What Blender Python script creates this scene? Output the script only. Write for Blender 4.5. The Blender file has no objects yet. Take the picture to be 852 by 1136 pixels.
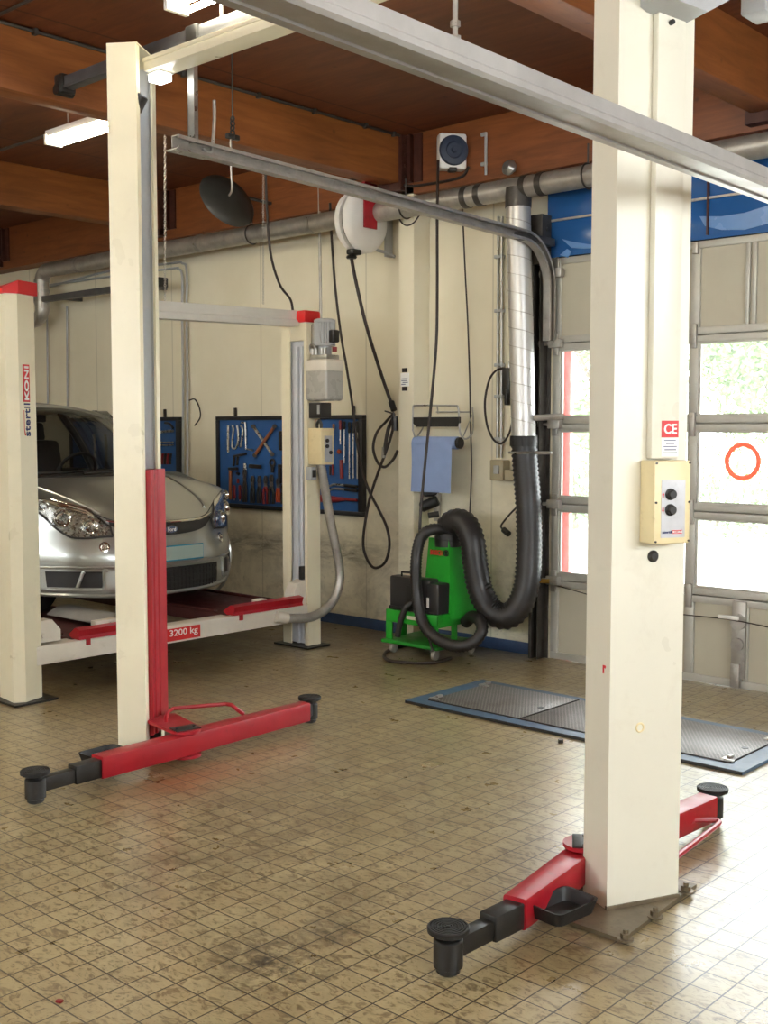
import bpy, bmesh, math, random
from mathutils import Vector, Matrix
random.seed(7)
sc = bpy.context.scene
COL = sc.collection
V = Vector
PI = math.pi

# ---------------------------------------------------------------- camera (surveyed from the tile grid: 10 cm tiles, eye at 1.6 m)
FPX, YAW, PITCH, EYE = 1265.0, 0.7407, -0.0724, 1.6
FW = V((-math.sin(YAW)*math.cos(PITCH), math.cos(YAW)*math.cos(PITCH), math.sin(PITCH)))
RT = V((math.cos(YAW), math.sin(YAW), 0))
UP = RT.cross(FW)
CAM = V((0, 0, EYE))
cam = bpy.data.cameras.new('camera')
co = bpy.data.objects.new('camera', cam)
COL.objects.link(co)
co.matrix_world = Matrix(((RT.x, UP.x, -FW.x, 0), (RT.y, UP.y, -FW.y, 0), (RT.z, UP.z, -FW.z, EYE), (0, 0, 0, 1)))
cam.sensor_fit = 'VERTICAL'
cam.sensor_height = 36.0
cam.lens = FPX/1136*36.0
cam.clip_end = 200
sc.camera = co

def ray(x, y): return FW + RT*((x-426)/FPX) - UP*((y-568)/FPX)
def PZ(x, y, z=0.0): d = ray(x, y); return CAM + d*((z-EYE)/d.z)      # survey a point on a horizontal plane
def PY(x, y, Y): d = ray(x, y); return CAM + d*(Y/d.y)                # on a plane parallel to the back wall
def PX(x, y, X): d = ray(x, y); return CAM + d*(X/d.x)                # on a plane square to the back wall

# ---------------------------------------------------------------- materials
def lin(c):
    def f(v):
        v /= 255.0
        return v/12.92 if v <= 0.04045 else ((v+0.055)/1.055)**2.4
    return (f(c[0]), f(c[1]), f(c[2]), 1)

class NT:
    def __init__(s, name):
        s.m = bpy.data.materials.new(name); s.m.use_nodes = True
        s.t = s.m.node_tree; s.n = s.t.nodes; s.l = s.t.links
        s.b = s.n['Principled BSDF']; s.out = s.n['Material Output']
        s.tc = None
    def add(s, typ, **kw):
        n = s.n.new(typ)
        for k, v in kw.items(): setattr(n, k, v)
        return n
    def coord(s, kind='Object'):
        if s.tc is None: s.tc = s.add('ShaderNodeTexCoord')
        return s.tc.outputs[kind]
    def pos(s):
        g = s.add('ShaderNodeNewGeometry'); return g.outputs['Position']
    def math(s, op, a, b=None, clamp=False):
        n = s.add('ShaderNodeMath', operation=op, use_clamp=clamp)
        for i, v in enumerate((a, b)):
            if v is None: continue
            if isinstance(v, (int, float)): n.inputs[i].default_value = v
            else: s.l.new(v, n.inputs[i])
        return n.outputs[0]
    def noise(s, vec, scale=5, detail=4, rough=0.6, dist=0.0, dim='3D', w=None):
        n = s.add('ShaderNodeTexNoise', noise_dimensions=dim)
        n.inputs['Scale'].default_value = scale; n.inputs['Detail'].default_value = detail
        n.inputs['Roughness'].default_value = rough; n.inputs['Distortion'].default_value = dist
        if vec is not None: s.l.new(vec, n.inputs['Vector'])
        if w is not None: s.l.new(w, n.inputs['W'])
        return n.outputs['Fac']
    def ramp(s, fac, stops):
        n = s.add('ShaderNodeValToRGB'); s.l.new(fac, n.inputs[0]); e = n.color_ramp.elements
        while len(e) < len(stops): e.new(0.5)
        for i, (p, c) in enumerate(stops):
            e[i].position = p; e[i].color = c if len(c) == 4 else (*c, 1)
        return n.outputs[0]
    def step(s, fac, lo, hi):
        n = s.add('ShaderNodeMapRange'); n.clamp = True
        n.inputs[1].default_value = lo; n.inputs[2].default_value = hi
        s.l.new(fac, n.inputs[0]); return n.outputs[0]
    def mix(s, fac, a, b):
        n = s.add('ShaderNodeMix', data_type='RGBA')
        if isinstance(fac, (int, float)): n.inputs[0].default_value = fac
        else: s.l.new(fac, n.inputs[0])
        for i, v in ((6, a), (7, b)):
            if isinstance(v, tuple): n.inputs[i].default_value = v
            else: s.l.new(v, n.inputs[i])
        return n.outputs[2]
    def mapping(s, vec, loc=(0, 0, 0), scale=(1, 1, 1), rot=(0, 0, 0)):
        n = s.add('ShaderNodeMapping'); s.l.new(vec, n.inputs[0])
        n.inputs[1].default_value = loc; n.inputs[2].default_value = rot; n.inputs[3].default_value = scale
        return n.outputs[0]
    def sep(s, vec):
        n = s.add('ShaderNodeSeparateXYZ'); s.l.new(vec, n.inputs[0]); return n.outputs
    def bump(s, h, strength=0.3, dist=0.01):
        n = s.add('ShaderNodeBump'); n.inputs['Strength'].default_value = strength; n.inputs['Distance'].default_value = dist
        s.l.new(h, n.inputs['Height']); s.l.new(n.outputs[0], s.b.inputs['Normal'])
    def set(s, **kw):
        for k, v in kw.items():
            i = s.b.inputs[k.replace('_', ' ')]
            if isinstance(v, (int, float, tuple)): i.default_value = v
            else: s.l.new(v, i)

def mat(name, rgb, rough=0.5, metal=0.0, var=0.12, scale=6.0, dirt=0.0, dirtcol=(60, 50, 38), bump=0.0, coat=0.0, spec=0.5):
    k = NT(name); p = k.pos()
    base = lin(rgb)
    dark = tuple(c*(1-var) for c in base[:3])+(1,)
    lite = tuple(min(1, c*(1+var*0.6)) for c in base[:3])+(1,)
    nf = k.noise(p, scale, 5)
    col = k.ramp(nf, [(0.3, dark), (0.7, lite)])
    if dirt > 0:
        d = k.noise(p, scale*2.6, 8, 0.7, 0.4)
        d = k.math('MULTIPLY', k.step(d, 0.56, 0.74), dirt, True)
        col = k.mix(d, col, lin(dirtcol))
    k.set(Base_Color=col, Metallic=metal)
    k.set(Roughness=k.ramp(k.noise(p, scale*1.7, 3), [(0.3, (max(0, rough-0.07),)*3), (0.7, (min(1, rough+0.07),)*3)]))
    k.b.inputs['Specular IOR Level'].default_value = spec
    if coat: k.b.inputs['Coat Weight'].default_value = coat; k.b.inputs['Coat Roughness'].default_value = 0.06
    if bump: k.bump(k.noise(p, scale*12, 3), bump, 0.004)
    return k.m

M = {}
M['cream'] = mat('cream_enamel', (232, 224, 196), 0.34, var=0.05, scale=3, dirt=0.10, dirtcol=(150, 130, 95))
M['creamR'] = mat('cream_enamel_scuffed', (222, 218, 201), 0.34, var=0.04, scale=2.5, dirt=0.16, dirtcol=(165, 150, 118))
M['box_cream'] = mat('cream_box_plastic', (226, 210, 165), 0.45, var=0.06, scale=8, dirt=0.25, dirtcol=(120, 100, 70))
M['red'] = mat('red_enamel', (166, 24, 38), 0.36, var=0.12, scale=6, dirt=0.35, dirtcol=(70, 20, 18))
M['redcap'] = mat('red_cap_plastic', (205, 22, 26), 0.42, var=0.05)
M['black'] = mat('black_steel', (32, 31, 30), 0.42, var=0.25, scale=9, dirt=0.3, dirtcol=(80, 72, 62))
M['rubber'] = mat('black_rubber', (26, 25, 25), 0.55, var=0.2, scale=9, bump=0.2)
M['hose'] = mat('black_corrugated_hose', (38, 36, 36), 0.42, var=0.25, scale=5, dirt=0.2, dirtcol=(90, 82, 74))
M['cable'] = mat('dark_cable', (44, 34, 30), 0.5, var=0.2)
M['alu'] = mat('aluminium_profile', (172, 170, 167), 0.40, metal=0.4, var=0.14, scale=7, dirt=0.3, dirtcol=(186, 184, 180))
M['galv'] = mat('galvanised_steel', (176, 174, 168), 0.33, metal=0.8, var=0.22, scale=10, dirt=0.25, dirtcol=(110, 105, 98))
M['galvdull'] = mat('dull_galvanised_steel', (178, 174, 166), 0.42, metal=0.65, var=0.22, scale=9, dirt=0.3, dirtcol=(80, 74, 66))
M['spiral'] = mat('bright_spiral_duct', (206, 205, 202), 0.40, metal=0.75, var=0.03, scale=3)
M['darksteel'] = mat('dark_steel', (84, 80, 76), 0.42, metal=0.6, var=0.25, scale=12, dirt=0.4, dirtcol=(50, 44, 38))
M['railgrey'] = mat('grey_rail_steel', (98, 98, 100), 0.42, metal=0.5, var=0.2)
M['doorgrey'] = mat('door_panel_grey', (184, 178, 158), 0.5, var=0.04, scale=4, dirt=0.08, dirtcol=(150, 140, 120))
M['doorframe'] = mat('door_frame_aluminium', (186, 184, 174), 0.4, metal=0.25, var=0.08, scale=8)
M['chrome'] = mat('chrome', (225, 225, 222), 0.12, metal=1.0, var=0.04)
M['steel'] = mat('tool_steel', (190, 184, 172), 0.3, metal=0.85, var=0.15, scale=20)
M['darktool'] = mat('dark_tool_steel', (52, 46, 44), 0.4, metal=0.4, var=0.25, scale=20)
M['toolred'] = mat('red_tool_grip', (128, 28, 30), 0.42, var=0.1)
M['toolorange'] = mat('orange_tool_grip', (160, 62, 30), 0.42, var=0.1)
M['woodgrip'] = mat('wood_tool_handle', (140, 84, 50), 0.5, var=0.2, scale=30)
M['blueboard'] = mat('blue_pegboard_paint', (42, 86, 144), 0.45, var=0.1, scale=6, dirt=0.12, dirtcol=(18, 40, 84))
M['boardframe'] = mat('black_board_frame', (26, 25, 28), 0.5, var=0.2)
M['green'] = mat('green_enamel', (34, 156, 42), 0.4, var=0.1, scale=5, dirt=0.25, dirtcol=(24, 70, 26))
M['greendk'] = mat('green_enamel_worn', (30, 132, 38), 0.45, var=0.12, scale=6, dirt=0.45, dirtcol=(34, 52, 30))
M['instr'] = mat('black_instrument_plastic', (40, 39, 40), 0.4, var=0.2, scale=7)
M['paper'] = mat('blue_paper', (134, 154, 194), 0.85, var=0.05, scale=10)
M['white'] = mat('white_plastic', (232, 230, 224), 0.4, var=0.05)
M['offwhite'] = mat('offwhite_plate', (222, 216, 202), 0.5, var=0.08, dirt=0.2, dirtcol=(140, 130, 110))
M['ltgrey'] = mat('light_grey_plastic', (170, 172, 172), 0.45, var=0.08)
M['bluegrey'] = mat('bluish_grey_steel', (206, 210, 216), 0.4, metal=0.1, var=0.08)
M['greysheet'] = mat('grey_sheet', (150, 148, 144), 0.6, var=0.12, scale=9)
M['tank'] = mat('translucent_grey_tank', (176, 174, 166), 0.3, var=0.06)
M['labelred'] = mat('red_label', (206, 38, 40), 0.45, var=0.03)
M['labelwhite'] = mat('white_label', (240, 240, 236), 0.5, var=0.02)
M['labelblue'] = mat('navy_label_ink', (28, 40, 96), 0.5, var=0.02)
M['labelgrey'] = mat('grey_label_ink', (120, 122, 140), 0.5, var=0.02)
M['silverplate'] = mat('brushed_control_plate', (190, 190, 192), 0.4, metal=0.35, var=0.12, scale=12, dirt=0.3, dirtcol=(130, 126, 122))
M['bluepaint'] = mat('blue_frame_paint', (64, 90, 116), 0.42, var=0.2, scale=6, dirt=0.7, dirtcol=(66, 66, 66))
M['bluetrim'] = mat('blue_baseboard_paint', (54, 76, 112), 0.5, var=0.15, scale=8, dirt=0.4, dirtcol=(40, 46, 60))
M['bluegloss'] = mat('blue_gloss_panel', (42, 92, 152), 0.16, var=0.12, scale=2)
M['reelface'] = mat('slate_blue_plastic', (38, 48, 68), 0.5, var=0.1)
M['paleblue'] = mat('pale_blue_inlay', (104, 146, 200), 0.25, var=0.1, scale=3)
M['outred'] = mat('red_exterior_paint', (236, 84, 70), 0.5, var=0.05)
M['plategrey'] = mat('blank_licence_plate', (150, 168, 160), 0.5, var=0.02)
M['plateblue'] = mat('plate_rim_blue', (20, 130, 160), 0.45, var=0.03)
M['tyre'] = mat('tyre_rubber', (22, 22, 22), 0.7, var=0.2, bump=0.3)
M['cabin'] = mat('dark_cabin_trim', (30, 30, 32), 0.7, var=0.2)
M['lampsilver'] = mat('headlamp_silver', (150, 147, 138), 0.28, metal=0.8, var=0.5, scale=24)
M['beigebox'] = mat('aged_beige_box', (168, 158, 130), 0.5, var=0.1)
M['shoe'] = mat('dark_brown_steel_paint', (74, 40, 30), 0.5, metal=0.1, var=0.25, scale=12)
M['badgeblue'] = mat('badge_slate_blue', (84, 94, 124), 0.3, metal=0.4, var=0.05)
M['alulight'] = mat('pale_aluminium', (222, 219, 210), 0.4, metal=0.2, var=0.06, scale=7)
M['brass'] = mat('brass', (190, 150, 70), 0.3, metal=0.8)
M['bark'] = mat('bark', (96, 84, 70), 0.9, var=0.3, scale=10)
M['runway'] = mat('dark_red_runway', (70, 28, 25), 0.5, var=0.25, scale=7, dirt=0.5, dirtcol=(56, 42, 34))
M['plategrime'] = mat('oily_steel_plate', (116, 104, 84), 0.38, metal=0.35, var=0.25, scale=14, dirt=0.6, dirtcol=(58, 50, 40))
M['disc'] = mat('dark_dish', (58, 58, 54), 0.45, var=0.15)

def car_paint():
    k = NT('silver_car_paint'); p = k.pos()
    fl = k.noise(p, 900, 1)
    col = k.ramp(fl, [(0.35, lin((158, 162, 158))), (0.7, lin((190, 193, 188)))])
    k.set(Base_Color=col, Metallic=0.8, Roughness=0.28)
    k.b.inputs['Coat Weight'].default_value = 0.8; k.b.inputs['Coat Roughness'].default_value = 0.05
    return k.m
M['paint'] = car_paint()

def glass(name, tint, refl=1.0, haze=0.0):
    k = NT(name)
    tr = k.add('ShaderNodeBsdfTransparent'); tr.inputs[0].default_value = tint
    gl = k.add('ShaderNodeBsdfGlossy'); gl.inputs['Roughness'].default_value = 0.02
    fr = k.add('ShaderNodeFresnel'); fr.inputs[0].default_value = 1.45
    mx = k.add('ShaderNodeMixShader')
    k.l.new(k.math('MULTIPLY', fr.outputs[0], refl, True), mx.inputs[0])
    body = tr.outputs[0]
    if haze:
        tl = k.add('ShaderNodeBsdfTranslucent'); tl.inputs[0].default_value = (0.95, 0.96, 0.95, 1)
        hx = k.add('ShaderNodeMixShader'); hx.inputs[0].default_value = haze
        k.l.new(tr.outputs[0], hx.inputs[1]); k.l.new(tl.outputs[0], hx.inputs[2]); body = hx.outputs[0]
    k.l.new(body, mx.inputs[1]); k.l.new(gl.outputs[0], mx.inputs[2]); k.l.new(mx.outputs[0], k.out.inputs[0])
    return k.m
M['pane'] = glass('door_pane_acrylic', (0.95, 0.96, 0.95, 1), haze=0.035)
M['carglass'] = glass('tinted_car_glass', (0.90, 0.92, 0.90, 1), 0.8)
def sticker():
    k = NT('translucent_red_sticker'); t = k.add('ShaderNodeBsdfTranslucent'); t.inputs[0].default_value = lin((252, 150, 128))
    mx = k.add('ShaderNodeMixShader'); mx.inputs[0].default_value = .6; k.set(Base_Color=lin((240, 110, 90)), Roughness=.5)
    k.l.new(k.b.outputs[0], mx.inputs[1]); k.l.new(t.outputs[0], mx.inputs[2]); k.l.new(mx.outputs[0], k.out.inputs[0]); return k.m
M['sticker'] = sticker()
M['lens'] = glass('clear_headlight_lens', (0.94, 0.95, 0.95, 1), 0.5)

def emit(name, rgb, s):
    k = NT(name); k.set(Base_Color=(0.9, 0.9, 0.9, 1), Emission_Color=rgb+(1,), Emission_Strength=s); return k.m
M['tube'] = emit('fluorescent_tube_glow', (1.0, 0.925, 0.715), 60.0)
M['spot'] = emit('work_lamp_glow', (0.95, 0.97, 1.0), 9.0)

def wood(name, a, b, sx, seams=None, rough=0.55):
    k = NT(name); p = k.pos()
    mp = k.mapping(p, scale=sx)
    g = k.noise(mp, 3.0, 6, 0.65, 0.6)
    col = k.ramp(g, [(0.3, lin(a)), (0.72, lin(b))])
    blot = k.noise(p, 1.3, 3)
    col = k.mix(k.math('MULTIPLY', k.step(blot, 0.45, 0.75), 0.35), col, lin(tuple(v*0.7 for v in a)))
    kn = k.add('ShaderNodeTexVoronoi'); kn.inputs['Scale'].default_value = 5.0; k.l.new(p, kn.inputs['Vector'])
    col = k.mix(k.math('MULTIPLY', k.math('SUBTRACT', 1.0, k.step(kn.outputs['Distance'], 0.04, 0.11)), 0.5), col, lin((50, 26, 14)))
    if seams:
        s = k.sep(p); ax, per = seams
        fr = k.math('ABSOLUTE', k.math('SUBTRACT', k.math('FRACT', k.math('DIVIDE', s[ax], per)), 0.5))
        ln = k.math('SUBTRACT', 1.0, k.step(fr, 0.004, 0.009))
        col = k.mix(k.math('MULTIPLY', ln, 0.7), col, lin((30, 14, 8)))
    k.set(Base_Color=col, Roughness=rough); k.bump(g, 0.15, 0.004)
    return k.m
M['beam'] = wood('glulam_beam', (126, 71, 32), (162, 98, 48), (6, 0.7, 6))
M['rimbeam'] = wood('glulam_rim_beam', (112, 60, 28), (146, 84, 42), (0.7, 6, 6))
M['ply'] = wood('plywood_ceiling', (96, 50, 27), (124, 70, 38), (0.8, 5, 5), (0, 1.22))

def wall_mat():
    k = NT('cream_wall_panels'); p = k.pos(); s = k.sep(p)
    col = k.ramp(k.noise(p, 1.4, 4), [(0.3, lin((222, 214, 188))), (0.7, lin((232, 225, 202)))])
    # grey wash towards the skirting: scuffs with their own blotchy outline
    low = k.math('SUBTRACT', 1.0, k.step(s[2], 0.2, 1.5))
    sc1 = k.step(k.noise(k.mapping(p, scale=(1, 1, 1.4)), 3.2, 8, 0.72, 0.5), 0.42, 0.72)
    col = k.mix(k.math('MULTIPLY', k.math('MULTIPLY', sc1, low), 0.75), col, lin((150, 142, 122)))
    fine = k.step(k.noise(p, 22, 8, 0.75), 0.56, 0.75)
    col = k.mix(k.math('MULTIPLY', k.math('MULTIPLY', fine, low), 0.5), col, lin((84, 76, 62)))
    # a rubbed streak at bumper height
    zz = k.math('DIVIDE', k.math('SUBTRACT', s[2], 0.60), 0.11)
    band = k.math('POWER', 2.718, k.math('MULTIPLY', k.math('MULTIPLY', zz, zz), -1.0))
    leftm = k.math('SUBTRACT', 1.0, k.step(s[0], -6.4, -5.7))
    sm = k.step(k.noise(k.mapping(p, scale=(1.2, 1, 5)), 3.5, 8, 0.75, 0.8), 0.38, 0.66)
    col = k.mix(k.math('MULTIPLY', k.math('MULTIPLY', k.math('MULTIPLY', band, sm), leftm), 0.75), col, lin((70, 62, 50)))
    # panel joints every 1.25 m
    fr = k.math('ABSOLUTE', k.math('SUBTRACT', k.math('FRACT', k.math('DIVIDE', k.math('ADD', s[0], 0.62), 1.25)), 0.5))
    ln = k.math('SUBTRACT', 1.0, k.step(fr, 0.003, 0.007))
    col = k.mix(k.math('MULTIPLY', ln, 0.4), col, lin((150, 142, 120)))
    k.set(Base_Color=col, Roughness=0.62); k.bump(k.noise(p, 60, 3), 0.06, 0.003)
    return k.m
M['wall'] = wall_mat()

def floor_mat():
    k = NT('marbled_floor_tiles'); p = k.pos(); s = k.sep(p)
    br = k.add('ShaderNodeTexBrick', offset=0.0, squash=1.0)
    for n, v in (('Scale', 1.0), ('Mortar Size', 0.0026), ('Mortar Smooth', 0.1), ('Bias', 0.0), ('Brick Width', 0.1), ('Row Height', 0.1)):
        br.inputs[n].default_value = v
    br.inputs['Color1'].default_value = (0, 0, 0, 1); br.inputs['Color2'].default_value = (1, 1, 1, 1); br.inputs['Mortar'].default_value = (0.5, 0.5, 0.5, 1)
    k.l.new(k.mapping(p, loc=(50.0, 50.05, 0)), br.inputs['Vector'])
    rnd = br.outputs['Color']; mort = br.outputs['Fac']
    w = k.math('MULTIPLY', rnd, 37.0)
    vein = k.noise(k.mapping(p, scale=(1.0, 2.0, 1), rot=(0, 0, 0.5)), 15, 7, 0.66, 1.5, '4D', w)
    base = k.ramp(vein, [(0.30, lin((78, 66, 46))), (0.42, lin((124, 108, 76))), (0.48, lin((162, 146, 108))), (0.58, lin((170, 154, 116))), (0.67, lin((118, 103, 73)))])
    tint = k.ramp(k.math('FRACT', k.math('MULTIPLY', rnd, 7.3)), [(0.0, lin((146, 122, 82))), (1.0, lin((180, 166, 128)))])
    col = k.mix(0.2, base, tint)
    # worn-in grime, blotchy
    gr = k.step(k.noise(p, 1.1, 7, 0.65, 0.4), 0.45, 0.72)
    col = k.mix(k.math('MULTIPLY', gr, 0.45), col, lin((84, 66, 42)))
    sp = k.step(k.noise(p, 38, 5, 0.7), 0.62, 0.74)
    col = k.mix(k.math('MULTIPLY', sp, 0.45), col, lin((70, 56, 42)))
    def spot(c, r, strength, rgb, brk=4.0, lo=0.36, hi=0.66):
        nonlocal col
        d = k.add('ShaderNodeVectorMath', operation='DISTANCE'); k.l.new(p, d.inputs[0]); d.inputs[1].default_value = c
        m = k.math('SUBTRACT', 1.0, k.step(d.outputs['Value'], r*0.1, r))
        nn = k.step(k.noise(p, brk, 8, 0.75, 0.5), lo, hi)
        col = k.mix(k.math('MULTIPLY', k.math('MULTIPLY', m, nn), strength, True), col, lin(rgb))
    spot(tuple(PZ(310, 1070)), 0.26, 1.1, (36, 28, 22), 14, .42, .66)
    spot(tuple(PZ(270, 1050)), 0.22, 0.7, (60, 46, 34), 14)
    spot(tuple(PZ(370, 1030)), 0.16, 1.2, (44, 34, 26), 12)
    spot(tuple(PZ(420, 1000)), 0.5, 0.5, (84, 64, 46), 5)
    spot(tuple(PZ(210, 862)), 0.35, 0.9, (150, 88, 48), 4)
    spot(tuple(PZ(640, 1050)), 0.32, 1.0, (84, 62, 38), 6)
    spot(tuple(PZ(300, 920)), 0.9, 0.6, (84, 62, 40), 5, .38, .62); spot(tuple(PZ(430, 850)), 0.8, 0.5, (84, 62, 40), 5, .38, .62); spot(tuple(PZ(200, 960)), 0.5, 0.5, (76, 58, 38), 6, .4, .62)
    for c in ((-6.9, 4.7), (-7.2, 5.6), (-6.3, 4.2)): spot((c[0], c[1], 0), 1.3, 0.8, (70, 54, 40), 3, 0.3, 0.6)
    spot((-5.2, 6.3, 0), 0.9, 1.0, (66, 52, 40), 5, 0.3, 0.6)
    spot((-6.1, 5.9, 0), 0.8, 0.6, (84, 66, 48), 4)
    col = k.mix(k.math('MULTIPLY', mort, 0.92), col, lin((48, 37, 30)))
    k.set(Base_Color=col)
    rg = k.ramp(k.noise(p, 6, 5), [(0.3, (0.26,)*3), (0.7, (0.38,)*3)])
    k.set(Roughness=rg)
    k.set(Coat_Weight=k.math('MULTIPLY', k.math('SUBTRACT', 1.0, mort), 0.24)); k.b.inputs['Coat Roughness'].default_value = 0.24; k.b.inputs['Coat IOR'].default_value = 1.55
    k.b.inputs['Specular IOR Level'].default_value = 0.6
    k.bump(k.math('SUBTRACT', k.math('MULTIPLY', k.noise(p, 20, 4), 0.15), mort), 0.35, 0.002)
    return k.m
M['floor'] = floor_mat()

def grate_mat():
    k = NT('expanded_metal_mesh'); p = k.pos()
    br = k.add('ShaderNodeTexBrick', offset=0.5)
    for n, v in (('Scale', 1.0), ('Mortar Size', 0.0045), ('Mortar Smooth', 0.2), ('Brick Width', 0.022), ('Row Height', 0.016)):
        br.inputs[n].default_value = v
    k.l.new(p, br.inputs['Vector'])
    col = k.mix(br.outputs['Fac'], lin((52, 48, 46)), lin((132, 126, 120)))
    col = k.mix(k.math('MULTIPLY', k.step(k.noise(p, 5, 6), 0.5, 0.7), 0.5), col, lin((74, 60, 48)))
    k.set(Base_Color=col, Metallic=0.3, Roughness=0.42); k.bump(br.outputs['Fac'], 0.8, 0.004)
    return k.m
M['grate'] = grate_mat()

def leaf_mat(name, a, b):
    k = NT(name); p = k.pos()
    k.set(Base_Color=k.ramp(k.noise(p, 9, 2), [(0.3, lin(a)), (0.7, lin(b))]), Roughness=0.6); return k.m
M['leaf'] = leaf_mat('tree_leaf', (84, 116, 62), (132, 158, 98))
M['leaf2'] = leaf_mat('hedge_leaf', (72, 104, 58), (116, 146, 88))
def concrete_mat():
    k = NT('pale_concrete_yard'); p = k.pos()
    k.set(Base_Color=k.ramp(k.noise(p, 3, 5), [(0.3, lin((206, 204, 198))), (0.7, lin((222, 220, 214)))]), Roughness=0.8); return k.m
M['yard'] = concrete_mat()

# ---------------------------------------------------------------- mesh building
class MB:
    def __init__(s): s.bm = bmesh.new()
    def _take(s, verts, m):
        for v in verts: v.co = m @ v.co
    def box(s, lo, hi, bevel=0.0, seg=2, m=None):
        lo, hi = V(lo), V(hi); c = (lo+hi)/2; d = hi-lo
        r = bmesh.ops.create_cube(s.bm, size=1.0); vs = r['verts']
        for v in vs: v.co = V((v.co.x*d.x, v.co.y*d.y, v.co.z*d.z))+c
        allv = set(vs)
        if bevel > 0:
            es = list({e for v in vs for e in v.link_edges})
            q = bmesh.ops.bevel(s.bm, geom=es, offset=min(bevel, min(d)*0.45), segments=seg, affect='EDGES', profile=0.5, clamp_overlap=True)
            allv = {v for v in q['verts']} | {v for v in vs if v.is_valid}
        if m is not None: s._take(allv, m)
        return s
    def obox(s, c, u, v, w, su, sv, sw, bevel=0.0):
        """box centred at c with unit axes u, v, w"""
        u, v, w = V(u).normalized(), V(v).normalized(), V(w).normalized()
        m = Matrix(((u.x, v.x, w.x, c[0]), (u.y, v.y, w.y, c[1]), (u.z, v.z, w.z, c[2]), (0, 0, 0, 1)))
        return s.box((-su/2, -sv/2, -sw/2), (su/2, sv/2, sw/2), bevel, 2, m)
    def cyl(s, a, b, r, r2=None, seg=20, cap=True, bevel=0.0):
        a, b = V(a), V(b); r2 = r if r2 is None else r2
        d = (b-a); L = d.length
        if bevel > 0:
            t = bevel/L
            return s.lathe([(0, 0), (r-bevel, 0), (r, bevel), (r2, L-bevel), (r2-bevel, L), (0, L)], a, d, seg)
        q = d.to_track_quat('Z', 'Y').to_matrix().to_4x4(); q.translation = (a+b)/2
        bmesh.ops.create_cone(s.bm, cap_ends=cap, cap_tris=False, segments=seg, radius1=r, radius2=r2, depth=L, matrix=q)
        return s
    def lathe(s, prof, o, axis=(0, 0, 1), seg=28, xdir=None):
        """profile of (radius, height) turned about axis through o"""
        q = V(axis).to_track_quat('Z', 'Y').to_matrix(); o = V(o)
        rings = []
        for r, h in prof:
            if r < 1e-6: rings.append([s.bm.verts.new(o+q@V((0, 0, h)))])
            else: rings.append([s.bm.verts.new(o+q@V((r*math.cos(2*PI*i/seg), r*math.sin(2*PI*i/seg), h))) for i in range(seg)])
        for A, B in zip(rings, rings[1:]):
            for i in range(seg):
                j = (i+1) % seg
                if len(A) == 1 and len(B) == 1: continue
                if len(A) == 1: s.bm.faces.new((A[0], B[i], B[j]))
                elif len(B) == 1: s.bm.faces.new((A[i], A[j], B[0]))
                else: s.bm.faces.new((A[i], A[j], B[j], B[i]))
        return s
    def prism(s, pts, d):
        """closed polygon of 3-D points pushed along d"""
        d = V(d); a = [s.bm.verts.new(V(p)) for p in pts]; b = [s.bm.verts.new(V(p)+d) for p in pts]
        n = len(a)
        s.bm.faces.new(a); s.bm.faces.new(b[::-1])
        for i in range(n): s.bm.faces.new((a[i], a[(i+1) % n], b[(i+1) % n], b[i]))
        return s
    def face(s, pts): s.bm.faces.new([s.bm.verts.new(V(p)) for p in pts]); return s
    def grid(s, rows):
        vr = [[s.bm.verts.new(V(p)) for p in r] for r in rows]
        for A, B in zip(vr, vr[1:]):
            for i in range(len(A)-1): s.bm.faces.new((A[i], A[i+1], B[i+1], B[i]))
        return s
    def tube(s, pts, r, seg=10, smooth=True, sub=8, corr=0.0, pitch=0.014, cap=True):
        pts = [V(p) for p in pts]
        P = spline(pts, sub) if smooth and len(pts) > 2 else pts
        if corr > 0:
            # resample evenly so that each rib is two rings
            L = [0]
            for a, b in zip(P, P[1:]): L.append(L[-1]+(b-a).length)
            n = max(4, int(L[-1]/(pitch/2))); Q = []; k = 0
            for i in range(n+1):
                t = L[-1]*i/n
                while k < len(P)-2 and L[k+1] < t: k += 1
                f = (t-L[k])/max(1e-9, L[k+1]-L[k]); Q.append(P[k].lerp(P[k+1], min(1, max(0, f))))
            P = Q
        rings = []; prev = None
        for i, p in enumerate(P):
            t = (P[min(i+1, len(P)-1)]-P[max(i-1, 0)])
            t = t.normalized() if t.length > 1e-9 else V((0, 0, 1))
            if prev is None:
                x = t.orthogonal().normalized()
            else:
                x = prev-t*prev.dot(t); x = x.normalized() if x.length > 1e-6 else t.orthogonal().normalized()
            prev = x; y = t.cross(x)
            rr = r*(1+(corr if i % 2 else -corr)) if corr else r
            rings.append([s.bm.verts.new(p+(x*math.cos(2*PI*j/seg)+y*math.sin(2*PI*j/seg))*rr) for j in range(seg)])
        for A, B in zip(rings, rings[1:]):
            for j in range(seg): s.bm.faces.new((A[j], A[(j+1) % seg], B[(j+1) % seg], B[j]))
        if cap: s.bm.faces.new(rings[0][::-1]); s.bm.faces.new(rings[-1])
        return s
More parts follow.
